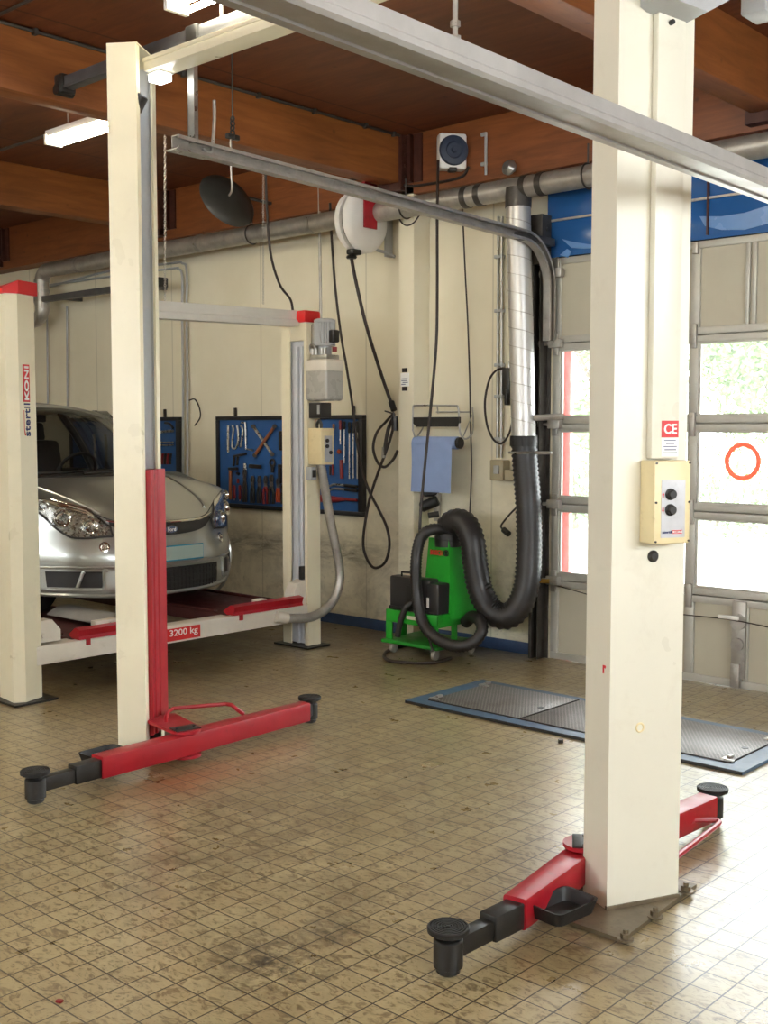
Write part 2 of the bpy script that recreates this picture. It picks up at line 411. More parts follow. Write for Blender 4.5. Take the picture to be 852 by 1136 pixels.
    def torus(s, o, axis, R, r, seg=36, rs=10, a0=0.0, a1=2*PI):
        q = V(axis).to_track_quat('Z', 'Y').to_matrix(); o = V(o)
        closed = abs(a1-a0-2*PI) < 1e-6
        n = seg if closed else seg+1
        pts = [o+q@V((R*math.cos(a0+(a1-a0)*i/seg), R*math.sin(a0+(a1-a0)*i/seg), 0)) for i in range(n)]
        if closed:
            rings = []
            for i in range(n):
                a = a0+(a1-a0)*i/seg; rad = V((math.cos(a), math.sin(a), 0))
                rings.append([s.bm.verts.new(o+q@(rad*(R+r*math.cos(2*PI*j/rs))+V((0, 0, r*math.sin(2*PI*j/rs))))) for j in range(rs)])
            for i in range(n):
                A, B = rings[i], rings[(i+1) % n]
                for j in range(rs): s.bm.faces.new((A[j], A[(j+1) % rs], B[(j+1) % rs], B[j]))
            return s
        return s.tube(pts, r, rs, smooth=False)
    def build(s, name, material, parent=None, smooth=35.0, label=None, origin=None):
        bm = s.bm
        bmesh.ops.recalc_face_normals(bm, faces=bm.faces[:])
        me = bpy.data.meshes.new(name)
        if origin is None:
            xs = [v.co for v in bm.verts]
            lo = V((min(p.x for p in xs), min(p.y for p in xs), min(p.z for p in xs)))
            hi = V((max(p.x for p in xs), max(p.y for p in xs), max(p.z for p in xs)))
            origin = V(((lo.x+hi.x)/2, (lo.y+hi.y)/2, lo.z))
        origin = V(origin)
        for v in bm.verts: v.co -= origin
        bm.to_mesh(me); bm.free()
        for m in (material if isinstance(material, (list, tuple)) else [material]): me.materials.append(m)
        if smooth:
            me.shade_smooth(); me.set_sharp_from_angle(angle=math.radians(smooth))
        o = bpy.data.objects.new(name, me); COL.objects.link(o)
        W[o.name] = origin
        if parent is not None:
            o.parent = parent; o.location = origin-W[parent.name]
        else: o.location = origin
        if label: o['label'] = label
        return o
W = {}      # world position of every object's origin (nothing is rotated on the object level)

def spline(P, sub=8):
    out = []
    n = len(P)
    for i in range(n-1):
        p0 = P[i-1] if i > 0 else P[i]*2-P[i+1]
        p3 = P[i+2] if i+2 < n else P[i+1]*2-P[i]
        p1, p2 = P[i], P[i+1]
        for k in range(sub):
            t = k/sub
            out.append(0.5*((2*p1)+(p2-p0)*t+(2*p0-5*p1+4*p2-p3)*t*t+(3*p1-p0-3*p2+p3)*t**3))
    out.append(P[-1]); return out

def tag(o, label, cat, group=None, kind=None):
    o['label'] = label; o['category'] = cat
    if group: o['group'] = group
    if kind: o['kind'] = kind
    return o
def thing(name, loc, label, cat, group=None):
    o = bpy.data.objects.new(name, None); COL.objects.link(o); o.location = V(loc); o.empty_display_size = 0.1
    W[o.name] = V(loc)
    return tag(o, label, cat, group)
def struct(mb, name, m, label=None, cat=None, parent=None, smooth=35):
    o = mb.build(name, m, parent, smooth)
    if parent is None:
        o['kind'] = 'structure'; o['label'] = label; o['category'] = cat
    return o

def text(body, name, m, parent, o, right, up, w, h, depth=0.0015, bold=0.0, label=None):
    """raised lettering filling a w x h rectangle whose lower left corner is o"""
    cu = bpy.data.curves.new('t', 'FONT'); cu.body = body; cu.extrude = 0.02; cu.offset = bold; cu.resolution_u = 3
    to = bpy.data.objects.new('t', cu); COL.objects.link(to)
    dg = bpy.context.evaluated_depsgraph_get(); dg.update()
    me = bpy.data.meshes.new_from_object(to.evaluated_get(dg))
    bpy.data.objects.remove(to); bpy.data.curves.remove(cu)
    xs = [v.co.x for v in me.vertices]; ys = [v.co.y for v in me.vertices]
    x0, x1, y0, y1 = min(xs), max(xs), min(ys), max(ys)
    right, up = V(right).normalized(), V(up).normalized(); nrm = right.cross(up)
    o = V(o)
    for v in me.vertices:
        v.co = right*((v.co.x-x0)/(x1-x0)*w)+up*((v.co.y-y0)/(y1-y0)*h)+nrm*(v.co.z/0.02*depth)
    me.materials.clear(); me.materials.append(m)
    t = bpy.data.objects.new(name, me); COL.objects.link(t); W[t.name] = o
    t.parent = parent; t.location = o-W[parent.name]
    if label: t['label'] = label
    return t
# ================================================================ THE SETTING
YW = 6.62          # face of the back wall
ZC = 3.76          # underside of the ceiling boards
XL, XR, YF = -14.0, 2.2, -3.0
DX0, DX1, DZ = -4.47, -1.55, 2.77   # door opening

struct(MB().box((XL, YF, -0.12), (XR, YW+0.03, 0)), 'floor', M['floor'], 'marbled beige ten centimetre floor tiles with dark grout and oil stains', 'floor')
w = MB()
w.box((XL, YW, -0.1), (DX0, YW+0.25, ZC))
w.box((DX1, YW, -0.1), (XR, YW+0.25, ZC))
w.box((DX0, YW, 3.36), (DX1, YW+0.25, ZC))
struct(w, 'wall_back', M['wall'], 'cream panelled back wall with scuffs and rubbed dirt streaks', 'wall', smooth=None)
struct(MB().box((XL-0.2, YF, -0.1), (XL, YW+0.25, ZC)), 'wall_left', M['wall'], 'cream side wall at the far end of the workshop', 'wall')
w = MB(); w.box((XL-0.2, YF-0.2, -0.1), (-7.0, YF, ZC)); w.box((-7.0, YF-0.2, 2.6), (XR, YF, ZC)); w.box((-7.0, YF-0.2, -0.1), (XR, YF, 1.9)); w.box((0.2, YF-0.2, 1.9), (XR, YF, 2.6))  # out of view; the long gap is added to let sky light in
struct(w, 'wall_front', M['wall'], 'unseen cream wall with a long opening added for light behind the camera', 'wall', smooth=None)
w = MB()
w.box((XR, YF-0.2, -0.1), (XR+0.2, 0.4, ZC)); w.box((XR, 4.4, -0.1), (XR+0.2, YW+0.25, ZC)); w.box((XR, 0.4, 2.8), (XR+0.2, 4.4, ZC)); w.box((XR, 0.4, -0.1), (XR+0.2, 4.4, 1.7))  # out of view; the wide gap is added to bring in side light
struct(w, 'wall_right', M['wall'], 'unseen cream wall with a wide opening added for light beside the camera', 'wall', smooth=None)
struct(MB().box((XL-0.2, YF-0.2, ZC), (XR+0.1, YW+0.3, ZC+0.2)), 'ceiling', M['ply'], 'reddish brown plywood ceiling boards', 'ceiling')
i = 1
for xf, y0 in ((-11.5, YF), (-8.6, YF), (-5.68, YF), (-2.8, YF), (0.1, YF)):
    mb = MB().box((xf-0.17, y0, 3.41), (xf, 6.44, ZC), 0.008)
    struct(mb, 'trim_%d' % i, M['beam'], ['glulam roof beam over the far end of the workshop', 'glulam roof beam above the silver car', 'glulam roof beam ending beside the round hose reel', 'glulam roof beam passing behind the thick white column', 'glulam roof beam above the camera'][i-1], 'beam'); i += 1
struct(MB().box((XL, 6.44, 3.325), (XR, YW+0.02, ZC), 0.006), 'trim_6', M['rimbeam'], 'glulam rim beam along the top of the back wall', 'beam')
# steel shoes that carry the beam ends
for n, xf in enumerate((-11.5, -8.6, -5.68, -2.8)):
    mb = MB()
    mb.box((xf-0.20, 6.37, 3.36), (xf-0.17, 6.44, ZC-0.01)); mb.box((xf, 6.37, 3.36), (xf+0.03, 6.44, ZC-0.01))
    mb.box((xf-0.20, 6.36, 3.35), (xf+0.03, 6.44, 3.41))
    for zz in (3.45, 3.53, 3.61, 3.69): mb.cyl((xf+0.03, 6.405, zz), (xf+0.042, 6.405, zz), 0.011, seg=8)
    mb.box((xf+0.005, 6.425, 3.405), (xf+0.085, 6.44, ZC-0.01)); mb.box((xf+0.10, 6.425, 3.405), (xf+0.175, 6.44, ZC-0.01)); mb.box((xf+0.07, 6.40, 3.41), (xf+0.085, 6.43, ZC-0.01))
    struct(mb, 'trim_%d' % (7+n), M['shoe'], 'dark steel shoe under a roof beam end, number %d along the back wall' % (n+1), 'bracket')
# pilaster
px0, px1 = -5.74, -5.59
struct(MB().box((px0, 6.44, 0), (px1, YW+0.02, 3.40), 0.006), 'trim_11', M['wall'], 'cream pilaster standing proud of the back wall', 'pilaster')
mb = MB(); mb.box((XL, YW-0.014, 0), (px0, YW, 0.085), 0.004)
mb.box((px1, YW-0.014, 0), (DX0-0.13, YW, 0.085), 0.004)
struct(mb, 'baseboard_back', M['bluetrim'], 'narrow blue baseboard along the back wall', 'baseboard')

# ---- exterior
struct(MB().box((-40, YW+0.25, -0.16), (40, 60, -0.03)), 'yard_ground', M['yard'], 'pale concrete yard outside the sectional door', 'ground')
rj = MB(); rj.box((DX0-0.03, YW+0.07, -0.05), (-4.378, YW+0.10, 3.0), 0.004)
struct(rj, 'trim_12', M['outred'], 'red painted jamb post outside the door panes', 'jamb')

# ---- sectional door
door = bpy.data.objects.new('door_1', None); COL.objects.link(door); door.location = ((DX0+DX1)/2, YW, 0); W['door_1'] = V(door.location)
door['kind'] = 'structure'; door['label'] = 'grey sectional workshop door with three rows of glazing'; door['category'] = 'door'
YD = YW+0.0
rows = [(0.0, 0.555, 0), (0.555, 1.085, 1), (1.085, 1.635, 1), (1.635, 2.185, 1), (2.185, 2.765, 0)]
stiles = [DX0+0.03, -3.415, -2.41, DX1-0.045]
for z0, z1, gl in rows:
    fr = MB()
    fr.box((DX0, YD-0.012, z0+0.004), (DX1, YD+0.04, z0+0.05), 0.004); fr.box((DX0, YD-0.012, z1-0.045), (DX1, YD+0.04, z1-0.002), 0.004)
    fr.box((DX0, YD+0.030, z0-0.015 if z0 > 0 else 0.004), (DX1, YD+0.042, z0+0.01))
    for sx in stiles: fr.box((sx-0.03, YD-0.010, z0+0.05), (sx+0.03, YD+0.04, z1-0.045), 0.004)
    fo = fr.build('section_frame', M['doorframe'], door)
    for a, b in zip(stiles, stiles[1:]):
        if gl:
            g = MB().box((a+0.028, YD+0.012, z0+0.048), (b-0.028, YD+0.018, z1-0.043)); g.build('pane', M['pane'], fo, None)
            bd = MB()
            for (xa, xb, za, zb) in ((a+0.03, b-0.03, z0+0.05, z0+0.062), (a+0.03, b-0.03, z1-0.057, z1-0.045), (a+0.03, a+0.042, z0+0.062, z1-0.057), (b-0.042, b-0.03, z0+0.062, z1-0.057)):
                bd.box((xa, YD+0.0, za), (xb, YD+0.011, zb))
            bd.build('glazing_bead', M['doorframe'], fo, None)
        else:
            pn = MB().box((a+0.028, YD+0.008, z0+0.048), (b-0.028, YD+0.03, z1-0.043)); pn.build('infill_panel', M['doorgrey'], fo, None)
    if not gl:
        ml = MB()
        for xm in (-3.055,):
            ml.box((xm-0.035, YD-0.008, z0+0.05), (xm-0.008, YD+0.01, z1-0.045), 0.003); ml.box((xm+0.008, YD-0.008, z0+0.05), (xm+0.035, YD+0.01, z1-0.045), 0.003)
        ml.build('mullion', M['doorframe'], fo)
    # hinges on the stiles
    for sx in stiles[:2]:
        hb = MB().box((sx-0.02, YD-0.03, z1-0.08), (sx+0.02, YD-0.010, z1+0.07 if z1 < 2.7 else z1-0.005), 0.004); hb.build('hinge', M['galvdull'], door)
MB().box((DX0+0.002, YD+0.045, 2.70), (DX1-0.002, YD+0.06, 3.358)).build('top_seal', M['black'], door)
# roller brackets at the track side
rb = 0
for z0 in (0.555, 1.085, 1.635, 2.185, 2.66):
    hb = MB(); hb.cyl((DX0-0.07, YD-0.045, z0), (DX0+0.03, YD-0.045, z0), 0.013, seg=12); hb.cyl((DX0-0.085, YD-0.045, z0), (DX0-0.065, YD-0.045, z0), 0.026, seg=16); hb.box((DX0-0.01, YD-0.06, z0-0.03), (DX0+0.09, YD-0.012, z0+0.03), 0.006)
    hb.build('roller_bracket', M['galvdull'], door)
# lock plate, handle and pull cord
lk = MB(); lk.box((-3.12, YD-0.03, 0.07), (-3.03, YD-0.008, 0.545), 0.004); lk.box((-3.115, YD-0.05, 0.01), (-3.055, YD-0.02, 0.16), 0.006); lk.box((-3.10, YD-0.055, 0.05), (-3.07, YD-0.045, 0.14), 0.004); lk.cyl((-3.075, YD-0.045, 0.42), (-3.075, YD-0.02, 0.42), 0.05, seg=20); lk.cyl((-3.075, YD-0.05, 0.28), (-3.075, YD-0.02, 0.28), 0.04, seg=20)
lko = lk.build('lock_plate', M['galvdull'], door)
MB().box((-3.19, YD-0.085, 0.435), (-3.05, YD-0.065, 0.46), 0.008, m=None).build('lock_lever', M['white'], door)
MB().tube([(DX0+0.03, YD-0.045, 0.53), (-4.0, YD-0.05, 0.47), (-3.5, YD-0.05, 0.43), (-3.1, YD-0.05, 0.43), (-2.6, YD-0.05, 0.39), (-2.0, YD-0.045, 0.37)], 0.004, 6).build('pull_cord', M['cable'], door)
MB().torus((PY(823, 512, YD-0.0).x, YD+0.010, PY(823, 512, YD).z), (0, 1, 0), 0.102, 0.015, 40, 8).build('warning_ring', M['sticker'], door, label='red ring sticker on the glazing')
MB().cyl((DX0-0.05, YD-0.10, PY(613, 646, YD-.1).z), (DX0+0.03, YD-0.07, PY(613, 646, YD-.1).z), 0.016, seg=10).build('brass_stop', M['brass'], door)

# blue gloss panels above the door
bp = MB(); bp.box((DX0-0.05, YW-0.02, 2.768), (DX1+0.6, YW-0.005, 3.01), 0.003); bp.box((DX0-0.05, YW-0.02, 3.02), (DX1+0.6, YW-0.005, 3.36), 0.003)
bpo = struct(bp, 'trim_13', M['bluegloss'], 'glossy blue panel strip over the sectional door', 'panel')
def swoosh(pts, nm, yy):  # thin pale blue shapes laid on the blue panel
    mb = MB(); mb.prism([(x, yy, z) for x, z in pts], (0, 0.003, 0)); return mb.build(nm, M['paleblue'], bpo, None, 'pale blue swoosh inlay')
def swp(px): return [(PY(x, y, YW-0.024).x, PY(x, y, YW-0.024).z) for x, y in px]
swoosh(swp([(776, 240), (800, 240), (826, 236), (852, 228), (880, 216), (880, 232), (852, 248), (826, 255), (800, 255), (782, 251)]), 'pale_swoosh', YW-0.024)
swoosh(swp([(623, 265), (634, 268), (653, 271), (664, 272), (664, 275), (648, 276), (634, 275)]), 'pale_swoosh', YW-0.024)
swoosh(swp([(621, 283), (629, 276), (634, 279), (630, 286)]), 'pale_swoosh', YW-0.024)
MB().box((DX0-0.05, YW-0.035, 3.008), (DX1+0.6, YW-0.02, 3.022)).build('panel_bead', M['galvdull'], bpo)
MB().box((-3.338, YW-0.04, 2.79), (-3.328, YW-0.02, 3.36)).build('panel_strut', M['runway'], bpo)

# vertical guide and side frame of the door
tr = thing('door_track', (DX0-0.06, YW-0.06, 0), 'dark steel door track rising beside the panes and curving into a rail under the beams', 'door track')
mb = MB()
for (xa, xb, ya, yb) in ((DX0-0.115, DX0-0.095, YW-0.11, YW-0.002), (DX0-0.095, DX0-0.02, YW-0.016, YW-0.002), (DX0-0.055, DX0-0.045, YW-0.10, YW-0.016)):
    mb.box((xa, ya, 0.0), (xb, yb, 2.98), 0.002)
mb.box((DX0-0.13, YW-0.14, 2.72), (DX0-0.01, YW-0.03, 3.05), 0.004)
mb.cyl((DX0-0.2, YW-0.08, 2.95), (DX0+0.0, YW-0.08, 2.95), 0.014, seg=10)
for zz in (0.35, 1.0, 1.6, 2.3): mb.box((DX0-0.13, YW-0.05, zz), (DX0-0.09, YW-0.002, zz+0.06), 0.003)
mb.build('upright_guide', M['darksteel'], tr)
def crail(mb, pts, wv, hh, side):
    pass
# the horizontal C rail with its bend
XT = DX0+0.02
path = [V((XT, 3.40, 2.955)), V((XT, 4.6, 2.925)), V((XT, 5.75, 2.885))] + [V((XT, 6.22+0.31*math.sin(a), 2.56+0.31*math.cos(a))) for a in [i*PI/2/8 for i in range(9)]] + [V((XT, 6.53, 2.2))]
def sweep(pts, prof, closed=True):
    """prof: (side, up) offsets swept along pts lying in a plane of constant X"""
    mb = MB(); rows = []
    for i, p in enumerate(pts):
        t = (pts[min(i+1, len(pts)-1)]-pts[max(i-1, 0)]).normalized(); s = V((1, 0, 0)); u = s.cross(t).normalized()
        rows.append([p+s*a+u*b for a, b in prof]+([p+s*prof[0][0]+u*prof[0][1]] if closed else []))
    mb.grid(rows); mb.face(rows[0][:-1]); mb.face(rows[-1][:-1]); return mb
cprof = [(-0.028, -0.035), (0.028, -0.035), (0.028, -0.018), (0.022, -0.018), (0.022, -0.029), (-0.022, -0.029), (-0.022, 0.029), (0.022, 0.029), (0.022, 0.018), (0.028, 0.018), (0.028, 0.035), (-0.028, 0.035)]
sweep(path, cprof).build('horizontal_rail', M['galvdull'], tr)
MB().box((XT-0.028, 6.15, 2.835), (XT+0.022, 6.56, 2.885), 0.004).build('track_end', M['darksteel'], tr)
mb = MB(); mb.box((XT-0.03, 3.50, 2.93), (XT-0.026, 3.56, 3.41)); mb.box((XT-0.03, 3.50, 2.97), (XT+0.02, 3.504, 3.41)); mb.box((XT-0.03, 3.505, 2.96), (XT-0.024, 3.56, 3.41)); mb.box((XT-0.04, 3.38, 2.915), (XT+0.04, 3.60, 2.923)); mb.box((XT-0.04, 3.48, 3.405), (XT+0.04, 3.57, 3.419))
mb.build('hanger_strut', M['galv'], tr)
# ================================================================ TWO POST LIFT
lift = thing('two_post_lift', (-3.24, 3.33, 0), 'white two-post car lift with red swing arms, standing empty over the tiled floor', 'car lift')
NR, UR = V((.904, -.427, 0)), V((.427, .904, 0))
def column(corner, n, u, width, depth, top, nm, m, lab, ribs=True):
    """C-section column: corner = near outer foot, u runs along the web, -n into the open mouth"""
    c = V(corner); t = 0.012; lip = 0.045
    def P(a, b): return c+u*a-n*b
    out = [P(0, 0), P(width, 0), P(width, depth), P(width-lip, depth), P(width-lip, depth-t), P(width-t, depth-t), P(width-t, t), P(t, t), P(t, depth-t), P(lip, depth-t), P(lip, depth), P(0, depth)]
    mb = MB(); mb.prism(out, (0, 0, top-0.012))
    o = mb.build(nm, m, lift, 25, lab)
    return o, P
BR = V((-1.931, 3.203, 0.012))
colR, PR = column(BR, NR, UR, 0.285, 0.145, 3.42, 'column', M['creamR'], 'thick cream column beside the sectional door')
NL, UL = V((-.83, -.557, 0)), V((-.557, .83, 0))
BL = V((-4.712, 3.205, 0.012))
colL, PL = column(BL, NL, UL, 0.265, 0.145, 3.42, 'column', M['cream'], 'cream column in front of the silver car')
def onR(a, z, off=0.0): p = BR+UR*a+NR*off; return V((p.x, p.y, z))
ZU = V((0, 0, 1))
# sub-parts of the thick column
mb = MB(); mb.obox(onR(0.178, 2.46, 0.015), UR, NR, ZU, 0.105, 0.030, 1.91, 0.004)
cc = mb.build('cable_cover', M['creamR'], colR)
mb = MB(); mb.obox(onR(0.1425, 0.02, 0.0), UR, NR, ZU, 0.29, 0.012, 0.012); mb.build('foot_weld', M['plategrime'], colR)
mb = MB(); mb.lathe([(0, 0), (0.020, 0), (0.020, 0.006), (0.012, 0.014), (0, 0.015)], onR(0.158, 1.184, 0), NR, 18); mb.build('rubber_plug', M['black'], colR, label='dark plug below the control box')
def lbl(mb, a0, a1, z0, z1, off, th=0.002): mb.obox(onR((a0+a1)/2, (z0+z1)/2, off+th/2), UR, NR, ZU, a1-a0, th, z1-z0); return mb
ce = lbl(MB(), 0.163, 0.228, 1.574, 1.628, 0.030).build('approval_sticker', M['labelred'], lift, None, 'red square sticker with CE letters')
text('CE', 'letters', M['labelwhite'], ce, onR(0.171, 1.585, 0.033), UR, ZU, 0.049, 0.033, bold=0.02)
wl = lbl(MB(), 0.163, 0.228, 1.512, 1.572, 0.030).build('type_plate', M['labelwhite'], lift, None, 'white sticker with fine print')
mb = MB()
for k, (a, b) in enumerate(((0.172, 0.218), (0.180, 0.212), (0.170, 0.222), (0.174, 0.220), (0.168, 0.224))):
    lbl(mb, a, b, 1.566-0.010*k-0.004, 1.566-0.010*k, 0.032, 0.0006)
mb.build('fine_print', M['labelgrey'], wl, None)
# control box
mb = MB(); mb.obox(onR(0.174, 1.366, 0.040), UR, NR, ZU, 0.140, 0.080, 0.268, 0.005)
cb = mb.build('control_box', M['box_cream'], lift)
mb = MB(); lbl(mb, 0.130, 0.222, 1.252, 1.438, 0.0805, 0.0015); mb.build('control_plate', M['silverplate'], cb, None)
for zz in (1.392, 1.342):
    mb = MB(); mb.lathe([(0, 0), (0.019, 0), (0.019, 0.004), (0.015, 0.006), (0.015, 0.016), (0.012, 0.019), (0, 0.019)], onR(0.163, zz, 0.082), NR, 20); mb.build('push_button', M['black'], cb)
for zz, sgn in ((1.390, 1), (1.342, -1)):
    mb = MB(); c = onR(0.136, zz, 0.082)
    mb.prism([c+UR*a+ZU*(b*sgn) for a, b in ((-0.0045, 0), (0, 0.008), (0.0045, 0), (0.0018, 0), (0.0018, -0.008), (-0.0018, -0.008), (-0.0018, 0))], NR*0.0012)
    mb.build('arrow_mark', M['labelred'], cb, None)
for a in (0.110, 0.238):
    for zz in (1.240, 1.366, 1.492): MB().cyl(onR(a, zz, 0.079), onR(a, zz, 0.084), 0.0035, seg=8).build('box_screw', M['black'], cb)
text('stertil', 'letters', M['labelblue'], cb, onR(0.135, 1.266, 0.0825), UR, ZU, 0.036, 0.009, bold=0.01)
kr = lbl(MB(), 0.173, 0.212, 1.264, 1.276, 0.082, 0.001).build('brand_panel', M['labelred'], cb, None)
text('KONI', 'letters', M['labelwhite'], cb, onR(0.175, 1.2665, 0.0835), UR, ZU, 0.035, 0.0075, bold=0.02)
mb = MB(); mb.cyl(onR(0.245, 1.455, 0.03), onR(0.262, 1.455, 0.03), 0.007, seg=10); mb.build('cable_gland', M['brass'], cb)
mb = MB(); mb.torus(onR(0.119, 0.616, 0.001), NR, 0.014, 0.0035, 24, 6); mb.build('glue_ring', M['box_cream'], colR, label='yellowish ring mark on the column')
cs = BR+V((0, 0, 0)); 
text('r', 'letters', M['labelred'], colR, V((0, 0, 0.80))+V((BR.x, BR.y, 0))-NR*0.040-UR*0.001, NR, ZU, 0.016, 0.028, bold=0.02, label='small red letter r')
# drive housing at the head of the thick column
mb = MB(); mb.prism([onR(a, z, 0.002) for a, z in ((0.075, 3.16), (0.075, 2.925), (0.10, 2.912), (0.235, 2.89), (0.315, 2.935), (0.315, 3.16))], NR*0.13)
mb.build('drive_housing', M['ltgrey'], lift, 20)
mb = MB(); mb.cyl(onR(0.17, 2.88, 0.03), onR(0.17, 2.88, 0.045), 0.008, seg=10); mb.build('cover_bolt', M['black'], lift)
# base plate with anchor bolts
mb = MB(); mb.prism([(-1.78, 3.045, 0.001), (-1.812, 3.60, 0.001), (-2.16, 3.60, 0.001), (-2.12, 3.045, 0.001)], (0, 0, 0.014))
bp_ = mb.build('base_plate', M['plategrime'], lift)
for p in (PZ(761, 987, 0.02), PZ(727, 1015, 0.02), PZ(694, 1040, 0.02), V((-2.13, 3.09, 0)), V((-2.13, 3.55, 0))):
    q = MB(); q.cyl((p.x, p.y, 0.012), (p.x, p.y, 0.018), 0.026, seg=16); q.cyl((p.x, p.y, 0.018), (p.x, p.y, 0.034), 0.016, seg=6); q.cyl((p.x, p.y, 0.034), (p.x, p.y, 0.046), 0.009, seg=10)
    q.build('anchor_bolt', M['plategrime'], bp_)
mb = MB(); mb.prism([(-4.80, 3.19, 0.001), (-4.82, 3.58, 0.001), (-4.50, 3.58, 0.001), (-4.54, 3.19, 0.001)], (0, 0, 0.014)); mb.build('base_plate', M['plategrime'], lift)
# head beam
mb = MB(); mb.box((-4.615, 3.345, 3.304), (-1.90, 3.468, 3.36), 0.006); mb.box((-4.615, 3.338, 3.345), (-1.90, 3.347, 3.365), 0.002); mb.build('cross_beam', M['cream'], lift)
mb = MB(); mb.prism([PL(0.0, 0), PL(0.265, 0), PL(0.265, 0.15), PL(0, 0.15)], (0, 0, 0.006))
tp = mb
for v in tp.bm.verts: v.co.z += 3.405
tp.build('column_head', M['cream'], lift)
mb = MB(); a_ = PL(0.062, 0.10); b_ = PL(0.062, 0.138); mb.cyl((a_.x, a_.y, 3.13), (b_.x, b_.y, 3.20), 0.045, seg=24, bevel=0.006); mb.cyl((a_.x, a_.y, 3.20), (b_.x, b_.y, 3.20), 0.015, seg=12); mb.build('chain_pulley', M['black'], lift)
# inner sheets of the mouth (zinc coloured guide faces)
for (PP, nn, uu, wd, dp) in ((PL, NL, UL, 0.265, 0.145),):
    mb = MB(); a = [PP(wd-0.013, 0.02), PP(wd-0.013, dp-0.014), PP(wd-0.017, dp-0.014), PP(wd-0.017, 0.02)]
    mb.prism(a, (0, 0, 3.36)); b = [PP(0.02, 0.013), PP(wd-0.02, 0.013), PP(wd-0.02, 0.017), PP(0.02, 0.017)]; mb.prism(b, (0, 0, 3.36)); mb.build('guide_face', M['bluegrey'], lift, None)
# carriages
def carriage(PP, nn, uu, wd, dp, ztop):
    mb = MB(); a0, a1 = 0.05, wd-0.05; d1 = dp+0.022
    mb.prism([PP(a0, 0.03), PP(a1, 0.03), PP(a1, dp-0.01), PP(a1+0.048, dp+0.003), PP(a1+0.048, d1), PP(a1-0.05, d1), PP(a1-0.055, d1-0.008), PP(a0+0.075, d1-0.008), PP(a0+0.07, d1), PP(a0+0.05, d1), PP(a0+0.045, d1-0.008), PP(a0+0.01, d1-0.008), PP(a0+0.0, d1), PP(a0-0.0, d1), PP(a0-0.0, dp+0.003), PP(a0, dp-0.01)], (0, 0, ztop))
    for v in mb.bm.verts: v.co.z += 0.07
    return mb.build('carriage', M['red'], lift, 20)
cL = carriage(PL, NL, UL, 0.265, 0.145, 1.32)
cR = carriage(PR, NR, UR, 0.285, 0.145, 1.32)
m_ = MB(); p_ = PL(0.12, 0.10); m_.torus((p_.x, p_.y, 1.40), (0, 0, 1), 0.028, 0.003, 20, 6); m_.build('lifting_eye', M['galvdull'], cL)
# swing arms
def arm(piv, end, padp, tele, nm_lab, guard, w0=0.088, w1=0.078):
    piv, end, padp = V(piv), V(end), V(padp)
    d = (end-piv).normalized(); s = V((-d.y, d.x, 0)); L = (end-piv).length
    z0, z1 = 0.045, 0.145
    mb = MB()
    mb.prism([piv+s*w0/2-d*0.05, end+s*w1/2, end-s*w1/2, piv-s*w0/2-d*0.05], (0, 0, z1-z0))
    for v in mb.bm.verts: v.co.z += z0
    es = [e for e in mb.bm.edges if abs((e.verts[0].co-e.verts[1].co).normalized().dot(d)) > 0.9]
    bmesh.ops.bevel(mb.bm, geom=es, offset=0.008, segments=2, affect='EDGES', profile=0.5)
    a = mb.build('swing_arm', M['red'], lift, 30, nm_lab)
    q = (padp-end); qd = q.normalized(); qs = V((-qd.y, qd.x, 0))
    if tele:
        L2 = q.length
        mb = MB(); mid = end+q*0.42
        mb.obox(((end+mid)/2-qd*0.01)+V((0, 0, 0.090)), qd, qs, ZU, (mid-end).length+0.02, 0.066, 0.082, 0.005)
        mb.build('extension_tube', M['black'], a)
        mb = MB(); mb.obox(((mid+padp)/2)+V((0, 0, 0.085)), qd, qs, ZU, (padp-mid).length, 0.050, 0.060, 0.004); mb.build('extension_tube', M['black'], a)
    else:
        mb = MB(); mb.obox((end+padp)/2+V((0, 0, 0.09)), qd, qs, ZU, q.length+0.02, 0.05, 0.07, 0.006); mb.build('pad_neck', M['black'], a)
    mb = MB(); x, y = padp.x, padp.y
    mb.lathe([(0, 0.012), (0.030, 0.012), (0.036, 0.018), (0.036, 0.030), (0.044, 0.034), (0.044, 0.112), (0.040, 0.116), (0.022, 0.118), (0.022, 0.132), (0, 0.132)], (x, y, 0), (0, 0, 1), 28)
    mb.build('pad_socket', M['black'], a)
    mb = MB(); pr = [(0, 0.130), (0.050, 0.130), (0.062, 0.137), (0.063, 0.150), (0.060, 0.153)]
    for rr in (0.054, 0.045, 0.036, 0.027, 0.018, 0.009): pr += [(rr+0.002, 0.153), (rr+0.0015, 0.149), (rr-0.0015, 0.149), (rr-0.002, 0.153)]
    pr += [(0, 0.153)]
    mb.lathe(pr, (x, y, 0), (0, 0, 1), 32); mb.build('lift_pad', M['rubber'], a)
    if guard:
        mb = MB(); mb.tube(guard, 0.0105, 8, smooth=False)
        mb.build('guard_rail', M['red'], a)
    return a
PVL, PVR = V((-4.35, 3.34, 0)), V((-2.105, 3.34, 0))
arm(PVL+V((0.015, -0.04, 0)), (-4.325, 2.83, 0), (-4.315, 2.515, 0), True, 'arm of the far column pointing to the camera', None, 0.10, 0.088)
arm(PVL+V((0.0, 0.02, 0)), (-4.37, 4.155, 0), (-4.42, 4.235, 0), False, 'arm of the far column pointing to the wall',
    [PZ(185, 803, 0.155), PZ(184, 797, 0.175), PZ(186, 790, 0.19), PZ(192, 786, 0.19), PZ(250, 781, 0.19), PZ(257, 782, 0.19), PZ(263, 787, 0.17), PZ(270, 792, 0.14)], 0.10, 0.075)
arm(PVR+V((0.0, -0.04, 0)), (-2.035, 2.83, 0), (-2.045, 2.515, 0), True, 'arm of the thick column pointing to the camera', None, 0.10, 0.080)
